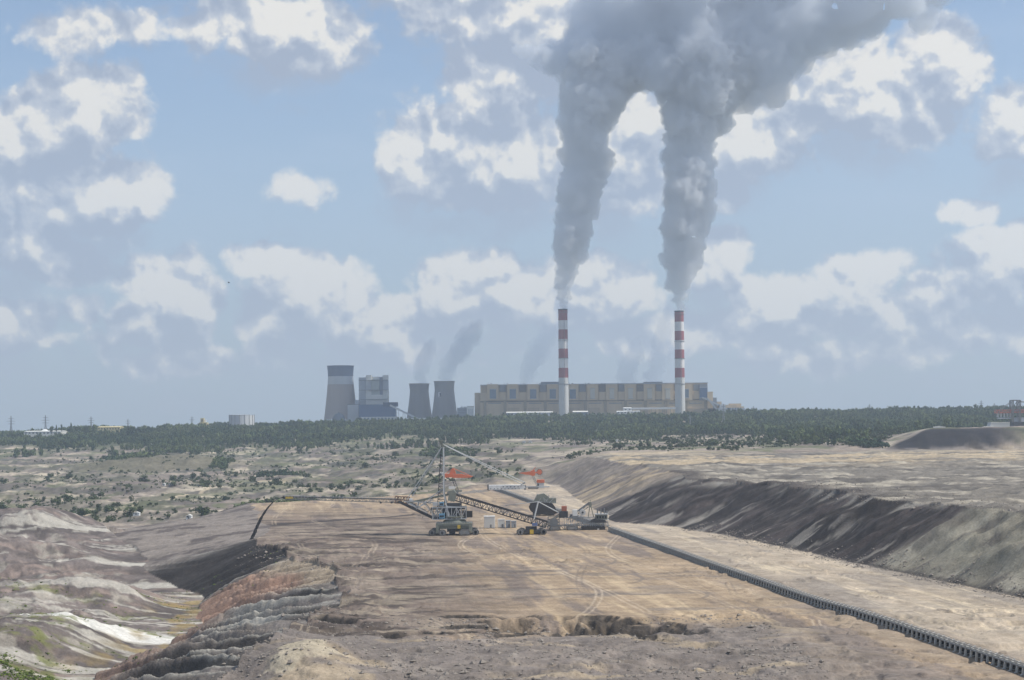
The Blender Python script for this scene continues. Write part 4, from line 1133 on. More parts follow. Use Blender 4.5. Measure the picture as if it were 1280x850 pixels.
for q in (548.3, 550, 552, 554): m.beam(S(q, 550, -1.5), S(q, 548.9, -1.5), .15)
th.part('mast_head', m, M_olive)
# stays
for y in (-3.2, 3.2):
    m = MB(); m.cyl(S(553.8, 556.5, y * .2), S(509 if y < 0 else 515, 623.8 if y < 0 else 620.5, y), .30, 6); th.part('stay_rope', m, M_pale)
    m = MB(); m.cyl(S(554.4, 556, y * .2), S(655.6 + (1.5 if y > 0 else 0), 606.6 - (2.6 if y > 0 else 0), y * 1.6), .30, 6); th.part('stay_rope', m, M_pale)
m = MB(); m.beam(S(553, 611, -3), S(520, 636.5, -3), .55); m.beam(S(554, 612, 3), S(527, 628, 3), .45); th.part('brace', m, M_pale)
# lower chord, struts and front frame
m = MB(); m.beam(S(498.5, 626.8, -3.5), S(541.5, 647.4, -3.5), .9, 1.3); m.beam(S(498.5, 626.8, 3.5), S(541.5, 647.4, 3.5), .9, 1.3)
for k in range(9):
    a = S(500 + 5 * k, 627.5 + 2.4 * k); m.beam(a - Vector((0, 3.5, 0)), a + Vector((0, 3.5, 0)), .4)
th.part('lower_chord', m, M_dark)
m = MB()
for (a, b) in (((509, 627.5), (521.6, 634.5)), ((521.6, 634.5), (541, 624.6)), ((521.6, 634.5), (524, 626)), ((541.5, 647.2), (556, 632.6)), ((556, 632.6), (560.4, 645)), ((567.5, 645.4), (576.4, 635)), ((556, 632.4), (576.4, 633.4)), ((576.4, 633.4), (576.8, 641)), ((530, 628), (545, 646)), ((512, 628), (535, 641)), ((505, 626), (545, 628.6))):
    for y in (-5, 5): m.beam(S(a[0], a[1], y), S(b[0], b[1], y), .5)
th.part('brace_frame', m, M_pale)
m = MB()
rj = random.Random(4)
for k in range(120):
    x = rj.uniform(514, 583); y = rj.uniform(626, 645); L = rj.uniform(1, 5); dy = rj.uniform(-4.5, 4.5)
    if rj.random() < .6: m.beam(S(x, y, dy), S(x + L, y + rj.uniform(-.6, .6), dy + rj.uniform(-1, 1)), .28)
    else: m.beam(S(x, y, dy), S(x + rj.uniform(-1, 1), y + L * .8, dy), .26)
th.part('pipework', m, M_steel)
# discharge boom
m = MB(); m.truss(S(356, 622.2), S(500, 626), 3.4, 1.9, 34, .26, w2=4.2, h2=2.4); db = th.part('discharge_boom', m, M_steel)
m = MB(); m.beam(S(354, 621.0), S(505, 624.6), 1.5, .35); th.part('conveyor_belt', m, M_belt, db)
m = MB()
for k in range(36):
    x = 357 + 4 * k; m.beam(S(x, 622, -2), S(x, 618.9, -2), .13)
m.beam(S(357, 619.2, -2), S(498, 622.6, -2), .14); th.part('handrail', m, M_pale, db)
m = MB(); m.box(S(357.4, 623.2, -2), S(366, 620.6, 2)); th.part('boom_head', m, M_yellow, db)
m = MB(); m.cyl(S(355.6, 622, -1.6), S(355.6, 622, 1.6), .9, 12); th.part('head_pulley', m, M_dark, db)
for px in (476, 489.6, 497): 
    m = MB(); m.box(S(px - 1.2, 629.2, -1), S(px + 1.2, 627, 1)); th.part('hanging_weight', m, M_dark, db)
m = MB(); m.truss(S(494, 624.6), S(512, 625.4), 6.4, 4.2, 5, .4); th.part('boom_joint', m, M_rust)
m = MB(); m.box(S(511.8, 625.4, -3.8), S(515.6, 622.6, -2)); th.part('white_cabin', m, M_white)
# feeding conveyor running over the deck and down the bridge
m = MB(); m.beam(S(510, 628.6), S(569, 616.2), 3.2, 1.3); m.beam(S(508, 628.4, -2), S(569, 614.8, -2), .25); th.part('upper_conveyor', m, M_olive)
m = MB(); m.prism([(S(560, 625.4).x, S(560, 625.4).z), (S(569, 626.6).x, S(569, 626.6).z), (S(570.4, 616).x, S(570, 616).z), (S(567.5, 612.4).x, S(567, 612.4).z), (S(561.5, 613.6).x, S(561, 613.6).z)], D0 - 3, D0 + 3); th.part('transfer_hopper', m, M_olive)
m = MB(); m.truss(S(567.5, 620.8), S(683, 655.5), 4.4, 4.4, 26, .46); br = th.part('bridge_girder', m, M_dark)
m = MB(); m.beam(S(566, 617.6), S(684, 652.4), 2.6, .6); th.part('bridge_belt', m, M_belt, br)
m = MB()
for k in range(40):
    x = 568 + 2.85 * k; y = 618.4 + 34.2 * k / 40; m.beam(S(x, y, -2.3), S(x, y - 2.1, -2.3), .14)
m.beam(S(568, 616.3, -2.3), S(682, 650.3, -2.3), .16); th.part('bridge_handrail', m, M_steel, br)
m = MB()
for k in range(30):
    x = 570 + 3.7 * k; y = 622.2 + 33.6 * k / 30; m.box(S(x, y + 1.2, -2.5), S(x + 1.6, y - .6, -2.2))
th.part('walkway_plates', m, M_drum, br)
# bridge support with crawlers and A-frame
gs = ground_z(S(664, 668).x, D0)
for (a, b, yc) in ((645.6, 655, -6), (675.4, 683.2, -6), (648, 657, 6), (673, 681, 6)): crawler(th, S(a, 665).x, S(b, 665).x, D0 + yc, 3.4, 3.9, gs - .1)
m = MB(); m.box(S(654, 666.4, -5), S(676.5, 662, 5)); m.box(S(657, 661.8, -3), S(671, 658, 3)); th.part('support_beam', m, M_dark)
m = MB(); m.box(S(662.2, 666.6, -6.2), S(666.8, 661.4, -5)); th.part('yellow_gearbox', m, M_yellow)
m = MB(); m.box(S(665, 657, -3.4), S(671.8, 653.4, -1)); th.part('blue_motor', m, mat('faded_blue_paint', (.12, .17, .34)))
m = MB()
for y in (-2.6, 2.6): m.beam(S(672.6, 627.4, y * .5), S(667.4, 648.6, y), .75)
th.part('portal_leg', m, M_pale)
for a, b in (((672.6, 627.2), (631.4, 631.8)), ((672.8, 627.2), (697, 640))):
    m = MB(); m.cyl(S(*a), S(*b), .24 if b[0] < 650 else .42, 6); th.part('tie_rod', m, M_pale)
# ballast box on the counter boom
m = MB(); m.truss(S(569, 617.4), S(612, 612.6), 4, .9, 10, .2); th.part('counter_boom', m, M_pale)
m = MB(); m.box(S(611, 611.9, -4), S(651, 606, 4)); m.prism([(S(651, 611.9).x, S(631, 611.9).z), (S(656.8, 610).x, S(631, 610).z), (S(655.5, 607).x, S(631, 607).z), (S(651, 606).x, S(631, 606).z)], D0 - 4, D0 + 4)
bb = th.part('ballast_box', m, mat('peeling_white_paint', (.72, .72, .70), .6, var=.35, scale=.45))
m = MB(); m.box(S(609.4, 612.2, -4.1), S(610.9, 605.8, 4.1)); th.part('end_frame', m, M_dark, bb)
for k in range(9):
    m = MB(); m.box(S(613 + 4.4 * k, 610.9, -4.25), S(614.2 + 4.4 * k, 610.1, -4.02)); th.part('hatch', m, M_steel, bb)
for k in range(5):
    x = 628.5 + 4.6 * k; m = MB(); m.box(S(x, 608.6, -4.25), S(x + 1.5, 607.4, -4.02)); th.part('vent', m, M_steel, bb)
m = MB(); m.beam(S(651, 606, -4), S(656.4, 603.4, -4), .5); m.beam(S(651, 606, 4), S(656.4, 603.4, 4), .5); m.box(S(655, 612, -3.5), S(657.4, 606.4, 3.5)); th.part('ballast_hanger', m, M_steel)

# falling spoil and the heap's dark head
pts = [(355.5, 621.4), (352, 621.5), (347.5, 623.2), (342, 627), (336.5, 632.5), (331.5, 639), (327, 646.5), (323, 654.5), (319.5, 662.5), (316, 670.5), (312.5, 678.5), (310, 684)]
m = MB(); rings = []
rs2 = np.random.RandomState(3); n = 12; q = 60
for i in range(q):
    f_ = i / (q - 1) * (len(pts) - 1); k = min(int(f_), len(pts) - 2); f2 = f_ - k
    p = S(pts[k][0] * (1 - f2) + pts[k+1][0] * f2, pts[k][1] * (1 - f2) + pts[k+1][1] * f2, -58 * (i / (q - 1)) * 0)
    r = .75 + .9 * i / q
    for j in range(n):
        a = 2 * math.pi * j / n; rr = r * rs2.uniform(.7, 1.25)
        m.v.append((p.x + rr * math.cos(a), p.y + rr * math.sin(a), p.z + rr * .5 * math.cos(a)))
for i in range(q - 1):
    for j in range(n):
        m.f.append((i*n + j, i*n + (j+1) % n, (i+1)*n + (j+1) % n, (i+1)*n + j)); m.mi.append(0)
o = m.build('falling_spoil', M_spoil)
tag(o, 'curved dark stream of spoil thrown from the boom tip onto the heap', 'falling spoil', kind='stuff')

# site containers
def container(px0, px1, y0, y1, d, dep, m_, label, lean=0):
    a = at((px0 + px1) / 2, y1, d); gz = ground_z(a.x, d)
    t_ = Thing('site_container', (a.x, d, gz), label, 'container', 'site containers under the bridge')
    x0, x1 = at(px0, y1, d).x, at(px1, y1, d).x; z1 = at((px0 + px1) / 2, y0, d).z
    w = MB(); w.box((x0, d, gz + .3), (x1, d + dep, z1))
    k = x0 + .4
    while k < x1 - .4: w.box((k, d - .12, gz + .5), (k + .3, d - .01, z1 - .3)); k += .8
    t_.part('wall', w, m_)
    w = MB(); w.box((x0 - .15, d - .3, z1 + .002), (x1 + .15, d + dep + .15, z1 + .25)); t_.part('roof', w, m_)
    w = MB(); w.box((x0, d - .05, gz - .3), (x1, d + dep, gz + .298)); t_.part('skid', w, M_dark)
    w = MB(); xm = x0 + (x1 - x0) * .55; w.box((xm, d - .22, gz + .5), (xm + min(1.1, (x1 - x0) * .3), d - .13, gz + 2.6)); t_.part('door', w, M_steel)
    return t_
container(605.2, 618.6, 645.8, 658, 1118, 7, M_white, 'largest bright white container under the bridge girder')
container(622.4, 631, 649.4, 657.2, 1122, 3, M_white, 'small white container with a dark door right of the largest container')
container(632.2, 638.2, 651, 657.2, 1121, 3, M_mid, 'first grey container right of the small white container')
container(639, 645.4, 651.6, 657.4, 1120, 3, M_mid, 'second grey container closest to the bridge crawlers')

# transfer car with drive drums above the start of the conveyor
def T(px, py, dy=0.0, d=1096.0):
    p = at(px, py, d); return Vector((p.x, d + dy, p.z))
g2 = ground_z(T(735, 666).x, 1096)
th = Thing('transfer_car', (T(725, 667).x, 1096, g2), 'cluttered dark transfer car with drive drum and cabins at the head of the long conveyor', 'transfer car')
m = MB(); m.box(T(727, 667, -5), T(756, 658, 6)); th.part('base_hull', m, M_spoil)
m = MB(); m.box(T(746.2, 668, -6), T(748.4, 660, -5)); th.part('white_post', m, M_pale)
m = MB(); m.truss(T(684, 661), T(760, 655.4), 7, 3.4, 14, .35); th.part('main_girder', m, M_steel)
m = MB(); m.box(T(704, 657.4, -3), T(762, 656.4, 3)); m.box(T(704, 647, -4), T(745, 646.2, 4)); th.part('deck', m, M_steel)
m = MB()
for k in range(15):
    x = 705 + 2.7 * k; m.beam(T(x, 657, -3.4), T(x, 647, -3.4), .3)
    if k % 2: m.beam(T(x, 657, -3.4), T(x + 2.7, 647, -3.4), .25)
th.part('side_frame', m, M_pale)
m = MB(); m.cyl(T(728, 640.2, -3.4), T(728, 640.2, 3), 2.1, 20); dr = th.part('drive_drum', m, M_conc)
m = MB(); m.cyl(T(728, 640.2, -3.7), T(728, 640.2, -3.42), .7, 12); th.part('hub', m, M_dark, dr)
m = MB(); m.box(T(715.5, 644.6, -3), T(721.4, 637.2, 2)); th.part('white_cabin', m, M_white)
m = MB(); m.beam(T(712, 646), T(736.4, 628), 1.6, .8); m.truss(T(722, 641), T(739, 630), 2.4, 1.5, 6, .25); th.part('loading_boom', m, M_steel)
m = MB(); m.box(T(736.4, 634.4, -1.6), T(739.2, 627.4, 1.6)); m.beam(T(738, 627.4), T(738, 624.8), .3); m.beam(T(737, 634), T(735.4, 646), .5); m.beam(T(739, 634), T(742, 646), .5); th.part('boom_tower', m, M_olive)
m = MB(); m.prism([(T(736, 652).x, T(736, 652).z), (T(743, 648).x, T(743, 648).z), (T(756, 649.4).x, T(756, 649.4).z), (T(758, 653).x, T(758, 653).z)], 1092, 1099); th.part('chute', m, M_dark)
m = MB(); m.box(T(744.2, 649, -3.5), T(759, 643, 3.5)); c1 = th.part('control_house', m, M_olive)
for k in range(4):
    m = MB(); m.box(T(745.4 + 3.4 * k, 647.6, -3.8), T(747.6 + 3.4 * k, 644.6, -3.55)); th.part('window', m, M_glass, c1)
m = MB(); m.box(T(743.6, 642.9, -4), T(760, 642, 4)); m.box(T(743.6, 649.6, -4), T(760.6, 649.05, 4)); th.part('house_roof', m, M_pale, c1)
m = MB()
for x, y in ((746, 635.5), (750.4, 637), (754.8, 635.4), (758, 638.4)): m.box(T(x, 642, -1), T(x + 1.4, y, .6))
th.part('roof_stacks', m, M_steel)
m = MB(); m.box(T(702, 638.6, -2), T(708.4, 632.6, 2)); th.part('rusty_orange_house', m, mat('rusty_orange_paint', (.42, .15, .09)))
m = MB(); m.box(T(699, 647, -4), T(709.6, 639, 4)); th.part('engine_house', m, M_dark)
m = MB(); m.truss(T(692, 660), T(692, 646), 7.5, 7, 4, .4); m.cyl(T(692, 652.5, -3.9), T(692, 652.5, -3.5), 3.0, 18); th.part('lattice_tower', m, M_steel)
m = MB(); m.truss(T(676, 660), T(700, 643), 3, 1.2, 8, .3); th.part('inclined_belt_frame', m, M_olive)
for (a, b) in ((686.4, 700), (708, 722)): crawler(th, T(a, 664).x, T(b, 664).x, 1092, 3, 3.0, g2 - .1)
m = MB(); rj = random.Random(8)
for k in range(60):
    x = rj.uniform(700, 757); y = rj.uniform(645, 661); dy = rj.uniform(-5, 4)
    if rj.random() < .55: m.beam(T(x, y, dy), T(x + rj.uniform(1, 5), y + rj.uniform(-1, 1), dy), .24)
    else: m.beam(T(x, y, dy), T(x + rj.uniform(-.5, .5), y - rj.uniform(1.5, 4), dy), .22)
th.part('pipework', m, M_pale)
m = MB()
for k in range(22):
    x = 704 + 2.6 * k; m.beam(T(x, 657, -4.5), T(x, 654.6, -4.5), .13)
m.beam(T(704, 654.8, -4.5), T(760, 653.6, -4.5), .14); th.part('railing', m, M_pale)

# hopper car farther along the same conveyor
d3 = 1262.0
def U(px, py, dy=0.0):
    p = at(px, py, d3); return Vector((p.x, d3 + dy, p.z))
g3 = ground_z(U(677, 640).x, d3)
th = Thing('hopper_car', (U(677, 642).x, d3, g3), 'dark hopper car with a grey green upper deck behind the white portal leg', 'hopper car')
m = MB(); X_ = lambda p: (U(*p).x, U(*p).z)
m.prism([X_(p) for p in ((661, 634), (663.5, 629), (670, 626.5), (690, 629), (694, 634), (696, 641), (690, 643.4), (668, 642.2), (663, 638))], d3 - 5, d3 + 7); th.part('hopper', m, M_spoil)
m = MB(); m.prism([X_(p) for p in ((666, 628.6), (671, 618.4), (680, 616.6), (686, 621), (689, 628.6))], d3 - 3, d3 + 3); m.box(U(684, 629, -4), U(695, 622.4, 4)); th.part('upper_house', m, M_olive)
m = MB()
for k in range(26):
    x = rj.uniform(668, 694); y = rj.uniform(618, 630); m.beam(U(x, y, -4.4), U(x + rj.uniform(-3, 3), y - rj.uniform(1, 3), -4.4), .3)
th.part('pipework', m, M_pale)
m = MB()
for k in range(9): m.beam(U(668 + 3.2 * k, 629, -4.6), U(668 + 3.2 * k, 626.6, -4.6), .16)
m.beam(U(668, 626.8, -4.6), U(694, 627.4, -4.6), .18); th.part('railing', m, M_pale)
for (a, b) in ((666, 676), (682, 693)): crawler(th, U(a, 664).x, U(b, 664).x, d3 - 2, 3, 2.8, g3 - .1)

# the two orange machines at the far end of the bench
d4 = 1640.0
def V4(px, py, dy=0.0):
    p = at(px, py, d4); return Vector((p.x, d4 + dy, p.z))
g4 = ground_z(V4(566, 616).x, d4)
th = Thing('orange_stacker', (V4(566, 616).x, d4, g4), 'orange stacker with a tapering boom seen just right of the grey mast', 'stacker')
m = MB(); m.prism([(V4(*p).x, V4(*p).z) for p in ((566, 597.4), (566, 592.8), (576, 592.4), (591.4, 595.2), (588, 597))], d4 - 2.4, d4 + 2.4); th.part('boom', m, M_orange)
m = MB(); m.box(V4(555.5, 596.8, -3), V4(566, 592.2, 3)); th.part('counterweight', m, M_orange)
m = MB(); m.prism([(V4(*p).x, V4(*p).z) for p in ((561.5, 592.3), (564, 587), (566.4, 585), (568.4, 587), (570, 592.3))], d4 - 1.6, d4 + 1.6); th.part('mast', m, M_orange)
m = MB(); m.cyl(V4(566.2, 585.2), V4(588, 594.6), .3, 6); m.cyl(V4(566.2, 585.2), V4(557, 592.2), .3, 6); th.part('stay_rope', m, M_orange)
m = MB(); m.truss((V4(566, 0).x, d4, g4 + 2), V4(566, 597.4), 2.4, 2.4, 7, .4); th.part('column', m, M_dark)
m = MB(); m.box(V4(561.2, 611.2, -2), V4(569.2, 608, 2)); th.part('white_cabin', m, M_white)
crawler(th, V4(559, 616).x, V4(573, 616).x, d4 - 3, 3, 3, g4 - .1); crawler(th, V4(559, 616).x, V4(573, 616).x, d4 + 3, 3, 3, g4 - .1)
m = MB(); m.box((V4(561, 0).x, d4 - 3, g4 + 2.2), (V4(571, 0).x, d4 + 3, g4 + 4)); th.part('chassis', m, M_olive)
d5 = 1740.0
def V5(px, py, dy=0.0):
    p = at(px, py, d5); return Vector((p.x, d5 + dy, p.z))
g5 = ground_z(V5(667, 612).x, d5)
th = Thing('bucket_wheel_excavator', (V5(667, 612).x, d5, g5), 'orange excavator with a pointed boom and a round orange wheel above the ballast box end', 'excavator')
m = MB(); m.prism([(V5(*p).x, V5(*p).z) for p in ((648, 591.2), (663, 589.4), (663, 593.2), (659, 593.4))], d5 - 1.8, d5 + 1.8); th.part('boom', m, M_orange)
m = MB(); m.prism([(V5(*p).x, V5(*p).z) for p in ((662, 593.6), (663.4, 588.4), (668.4, 587.4), (669, 594), (666, 595))], d5 - 2.4, d5 + 2.4); th.part('turret', m, M_orange)
m = MB(); m.cyl(V5(674.4, 590, -1.4), V5(674.4, 590, 1.4), 2.9 * d5 / F, 18); wl_ = th.part('bucket_wheel', m, M_orange)
m = MB()
for k in range(10):
    a = k * .628; c_ = V5(674.4, 590); r_ = 2.9 * d5 / F
    m.beam(c_ + Vector((r_ * math.cos(a), 0, r_ * math.sin(a))), c_ + Vector(((r_ + .7) * math.cos(a + .15), 0, (r_ + .7) * math.sin(a + .15))), .9, 1.6)
th.part('buckets', m, M_rust, wl_)
m = MB(); m.beam(V5(668, 591), V5(674.4, 590), 1.2); m.cyl(V5(666, 588), V5(669.5, 584), .35, 6); th.part('wheel_arm', m, M_orange)
m = MB(); m.truss((V5(666, 0).x, d5, g5 + 2), V5(666, 594.6), 1.8, 1.8, 7, .34); th.part('column', m, M_steel)
m = MB(); m.box(V5(657, 609.4, -2), V5(687, 607.6, 2)); th.part('deck', m, M_pale)
crawler(th, V5(660, 612).x, V5(673, 612).x, d5 - 2.5, 2.6, 2.4, g5 - .1)
th2 = Thing('pump_house', (V5(676, 611).x, d5 + 18, ground_z(V5(676, 611).x, d5 + 18)), 'small pale grey hut with an orange roof beside the orange excavator', 'hut')
def V6(px, py, dy=0.0):
    p = at(px, py, d5 + 18); return Vector((p.x, d5 + 18 + dy, p.z))
m = MB(); m.box(V6(671.4, 611.5, 0), V6(680.2, 603.6, 7)); hw2 = th2.part('wall', m, M_conc)
m = MB(); m.box(V6(671, 603.5, -.4), V6(680.6, 599.6, 7.4)); th2.part('roof', m, M_orange)
m = MB(); m.box(V6(671.6, 610, -.3), V6(673.6, 604.4, -.05)); th2.part('door', m, M_dark)

# big machine at the right edge on the far rim
d6 = 2700.0
def V7(px, py, dy=0.0):
    p = at(px, py, d6); return Vector((p.x, d6 + dy, p.z))
g6 = ground_z(V7(1266, 540).x, d6)
th = Thing('lattice_excavator', (V7(1266, 540).x, d6, g6), 'grey lattice excavator with red parts on the far rim at the right edge', 'excavator')
m = MB()
for px in (1264.4, 1273.4):
    for y in (-7, 7): m.truss(V7(px, 527.5, y), V7(px, 500.6, y), 2.2, 2.2, 8, .7)
for y in (-7, 7): m.beam(V7(1264, 500.4, y), V7(1273.8, 500.4, y), 1.6); m.beam(V7(1264, 513, y), V7(1273.8, 513, y), 1.0); m.beam(V7(1264.5, 513, y), V7(1273.5, 501, y), .9)
th.part('portal_frame', m, M_steel)
m = MB()
for y in (-5, 5):
    m.cyl(V7(1264.4, 502.4, y), V7(1251.6, 511, y), .5, 6); m.cyl(V7(1251.6, 511, y), V7(1245, 518, y), .5, 6)
    m.cyl(V7(1273.4, 502, y), V7(1300, 504, y), .9, 6)
th.part('stay_rope', m, M_steel)
m = MB(); m.truss(V7(1244, 514.4), V7(1300, 513.4), 9, 5, 14, .8); th.part('red_boom', m, mat('faded_red_steel', (.50, .16, .12)))
for k in range(5):
    x = 1246.5 + 4 * k; m = MB(); m.box(V7(x, 521.6, -3), V7(x + 1, 516.6, 3)); th.part('white_leg', m, M_pale)
m = MB(); m.box(V7(1247, 523.6, -5), V7(1300, 521.7, 5)); m.box(V7(1266, 527.5, -5), V7(1284, 523.6, 5)); th.part('deck', m, M_mid)
m = MB(); m.prism([(V7(*p).x, V7(*p).z) for p in ((1262, 541.5), (1265.5, 527.6), (1276.5, 527.6), (1281, 541.5))], d6 - 9, d6 + 9); th.part('base', m, M_dark)
for (a, b) in ((1257, 1268), (1272, 1286)): crawler(th, V7(a, 540).x, V7(b, 540).x, d6 - 11, 4, 4.5, g6 - .2)

# ------------------------------------------------------------------ the long belt conveyor
def cpt(d): return Vector((142 - .1275 * (d - 474), d, 0))
def conveyor(dA, dB, label, stp, nparts, name='belt_conveyor'):
    a = cpt(dA); b = cpt(dB); dirv = (b - a); L = dirv.length; dirv.normalize(); side = Vector((-dirv.y, dirv.x, 0))
    n = int(L / stp); zs = [max(ground_z(*(a + dirv * (k * stp)).xy), -75.6) for k in range(n + 1)]
    zs = np.convolve(np.pad(zs, 8, mode='edge'), np.ones(17) / 17, mode='valid')
    gz = [ground_z(*(a + dirv * (k * stp)).xy) for k in range(n + 1)]
    th = Thing(name, (a.x, a.y, zs[0]), label, 'conveyor')
    def P(k, s, z): 
        k = min(max(k, 0), n); q = a + dirv * (k * stp) + side * s; return Vector((q.x, q.y, zs[int(k)] + z))
    def strip(name, s0, s1, z0, z1, m_, ov=0):
        m = MB()
        vs = []; fs = []
        for k in range(n + 1):
            for (s_, z_) in ((s0, z0), (s1, z0), (s1, z1), (s0, z1)): vs.append(P(k, s_, z_))
        for k in range(n):
            for j in range(4): fs.append((4*k + j, 4*k + (j+1) % 4, 4*k + 4 + (j+1) % 4, 4*k + 4 + j))
        fs.append((3, 2, 1, 0)); fs.append((4*n, 4*n+1, 4*n+2, 4*n+3))
        m.add(vs, fs); return th.part(name, m, m_)
    strip('side_beam', -1.75, -1.35, 2.2, 2.6, M_steel); strip('side_beam', 1.35, 1.75, 2.2, 2.6, M_steel)
    strip('upper_belt', -1.2, 1.2, 2.55, 2.7, mat('dusty_belt_top', (.12, .115, .105), .9, var=.3)); strip('return_belt', -1.1, 1.1, 1.1, 1.2, M_belt)
    strip('walkway', -2.9, -2.1, 1.2, 1.3, M_steel); strip('handrail', -2.9, -2.82, 2.5, 2.6, M_alu); strip('cable_tray', -2.05, -1.8, 1.9, 2.2, M_dark); strip('shade_sheet', -.3, .0, .05, 2.15, M_spoil)  # last strip: added dark sheet standing in for shade between the posts
    def frame(k):
        m = MB(); g = gz[k] - zs[k]
        for s_ in (-1.5, 1.5): m.beam(P(k, s_ * 1.12, g - .1), P(k, s_, 2.25), .6, .6)
        m.beam(P(k, -1.7, .6), P(k, 1.7, .6), .3); m.beam(P(k, -1.7, 1.95), P(k, 1.7, 1.95), .26)
        m.cyl(P(k, -1.5, 2.95), P(k, -.6, 2.6), .14, 6); m.cyl(P(k, 1.5, 2.95), P(k, .6, 2.6), .14, 6)
        m.beam(P(k, -2.86, 1.2), P(k, -2.86, 2.5), .1); m.beam(P(k, -1.7, 1.1), P(k, -2.9, 1.1), .14)
        m.box(P(k, 1.9, g - .15) - Vector((.5, .35, 0)), P(k, 1.9, g + .12) + Vector((.5, .35, 0)))
        return m
    for k in range(min(nparts, n)): th.part('support_frame', frame(k), mat('pale_post_paint', (.62, .60, .55)))
    if n > nparts:
        m = MB()
        for k in range(nparts, n + 1):
            f = frame(k); m.add(f.v, f.f)
        o = th.part('far_support_frames', m, mat('pale_post_paint', (.62, .60, .55))); o['kind'] = 'stuff'
    m = MB(); rj = random.Random(2)
    return th
conveyor(452, 1082, 'very long dark belt conveyor on pale frames running diagonally over the pit floor', 4.0, 100)
conveyor(1112, 1235, 'short stretch of belt conveyor between the transfer car and the hopper car', 4.4, 26)
conveyor(1290, 1735, 'dark far belt conveyor leading from the hopper car towards the head wall', 5.5, 60)

# ------------------------------------------------------------------ huts, vehicles, pylons, bird
def hut(px0, y0, px1, y1, d, label, m_=M_white):
    xm = (px0 + px1) / 2; xx = at(xm, y1, d).x; gz = ground_z(xx, d)
    zb = min(at(xm, y1, d).z, gz + 1) if True else gz
    x0, x1 = at(px0, y1, d).x, at(px1, y1, d).x; h = (y1 - y0) * d / F
    th = Thing('site_hut', (xx, d, gz), label, 'hut', 'small white site huts')
    w = MB(); w.box((x0, d, gz - 1), (x1, d + 6, gz + h)); th.part('wall', w, m_)
    w = MB(); w.prism([(x0 - .4, gz + h + .002), (x1 + .4, gz + h + .002), ((x0 + x1) / 2, gz + h + 1.0)], d - .4, d + 6.4); th.part('roof', w, M_light)
    w = MB(); w.box((xx - .6, d - .15, gz), (xx + .6, d - .01, gz + 2.1)); th.part('door', w, M_steel)
    w = MB(); w.box((x0 + .5, d - .15, gz + 1.2), (x0 + 1.8, d - .01, gz + 2.2)); th.part('window', w, M_glass)
def groundhit(px, py, lo, hi):
    """first distance where the sight line meets the ground"""
    qx, qy = pix(px, py); dd = np.linspace(lo, hi, 900); xx = qx / F * dd; zz = -qy / F * dd
    g = terrain(xx, dd, False); k = np.where(g >= zz)[0]
    return float(dd[k[0]]) if len(k) else hi
for (a, b, c_, e_, lo, hi, lab) in ((188, 554.6, 202, 557.4, 2400, 3700, 'long white site hut on the rim right of the grassy mound top'),
    (202.6, 605, 206.4, 607.2, 1700, 3000, 'left one of two tiny white huts on the middle terrace'),
    (211, 604.6, 215, 606.8, 1700, 3000, 'right one of two tiny white huts on the middle terrace'),
    (166, 641, 174, 643.6, 1500, 2200, 'white hut on the lowest terrace beside the dirt road'),
    (232.6, 644.8, 239, 648.6, 1300, 2200, 'brightest white hut behind the old spoil ridges'),
    (653, 551.6, 657, 554, 2500, 4000, 'left white hut of a pair at the forest foot'),
    (661, 551.4, 665, 553.6, 2500, 4000, 'right white hut of a pair at the forest foot'),
    (770, 549.8, 775, 552.4, 2300, 4000, 'lone white hut at the forest foot between the chimneys'),
    (861.5, 530.4, 865, 533, 2300, 4300, 'tiny white hut below the small pylon in the forest'),
    (874, 530.6, 878, 533, 2300, 4300, 'tiny white hut between the two forest pylons'),
    (1011, 545.4, 1016, 548.2, 2200, 4000, 'left white hut on the pale bank below the forest'),
    (1018.6, 545.4, 1022, 548, 2200, 4000, 'right white hut on the pale bank below the forest'),
    (1018, 528.8, 1034, 531.6, 2600, 4200, 'long white roofed hut in the forest clearing'),
    (1040, 528.6, 1052, 531.6, 2600, 4200, 'second long hut in the forest clearing'),
    (1100, 526, 1108, 529.2, 2600, 4200, 'white hut high among the trees on the right'),
    (1167.8, 538, 1182, 541.8, 2300, 3600, 'white shed standing on top of the coal bank'),
    (1229, 536.6, 1242.4, 539.8, 2300, 3600, 'white shed beside the lattice excavator'),
    (554, 591.5, 549, 594, 1650, 2600, 'white hut seen left of the grey mast')):
    d_ = groundhit((a + c_) / 2, e_, lo, hi)
    a, c_ = min(a, c_), max(a, c_)
    hut(a, b, c_, e_, d_, lab)
c0 = groundhit(1250, 541, 2300, 3200)
th = Thing('concrete_ramp', (at(1250, 541, c0).x, c0, ground_z(at(1250, 541, c0).x, c0)), 'pale concrete ramp wall beneath the lattice excavator', 'ramp wall')
w = MB(); w.prism([(at(*p, c0).x, at(*p, c0).z) for p in ((1236, 540), (1240, 528.5), (1263, 528.5), (1263, 542))], c0 + 3, c0 + 20); th.part('slab', w, M_conc)
w = MB(); w.prism([(at(*p, c0).x, at(*p, c0).z) for p in ((1239.6, 528.4), (1239.8, 527.6), (1263, 527.6), (1263, 528.4))], c0 + 2.6, c0 + 20.4); th.part('coping', w, M_light)

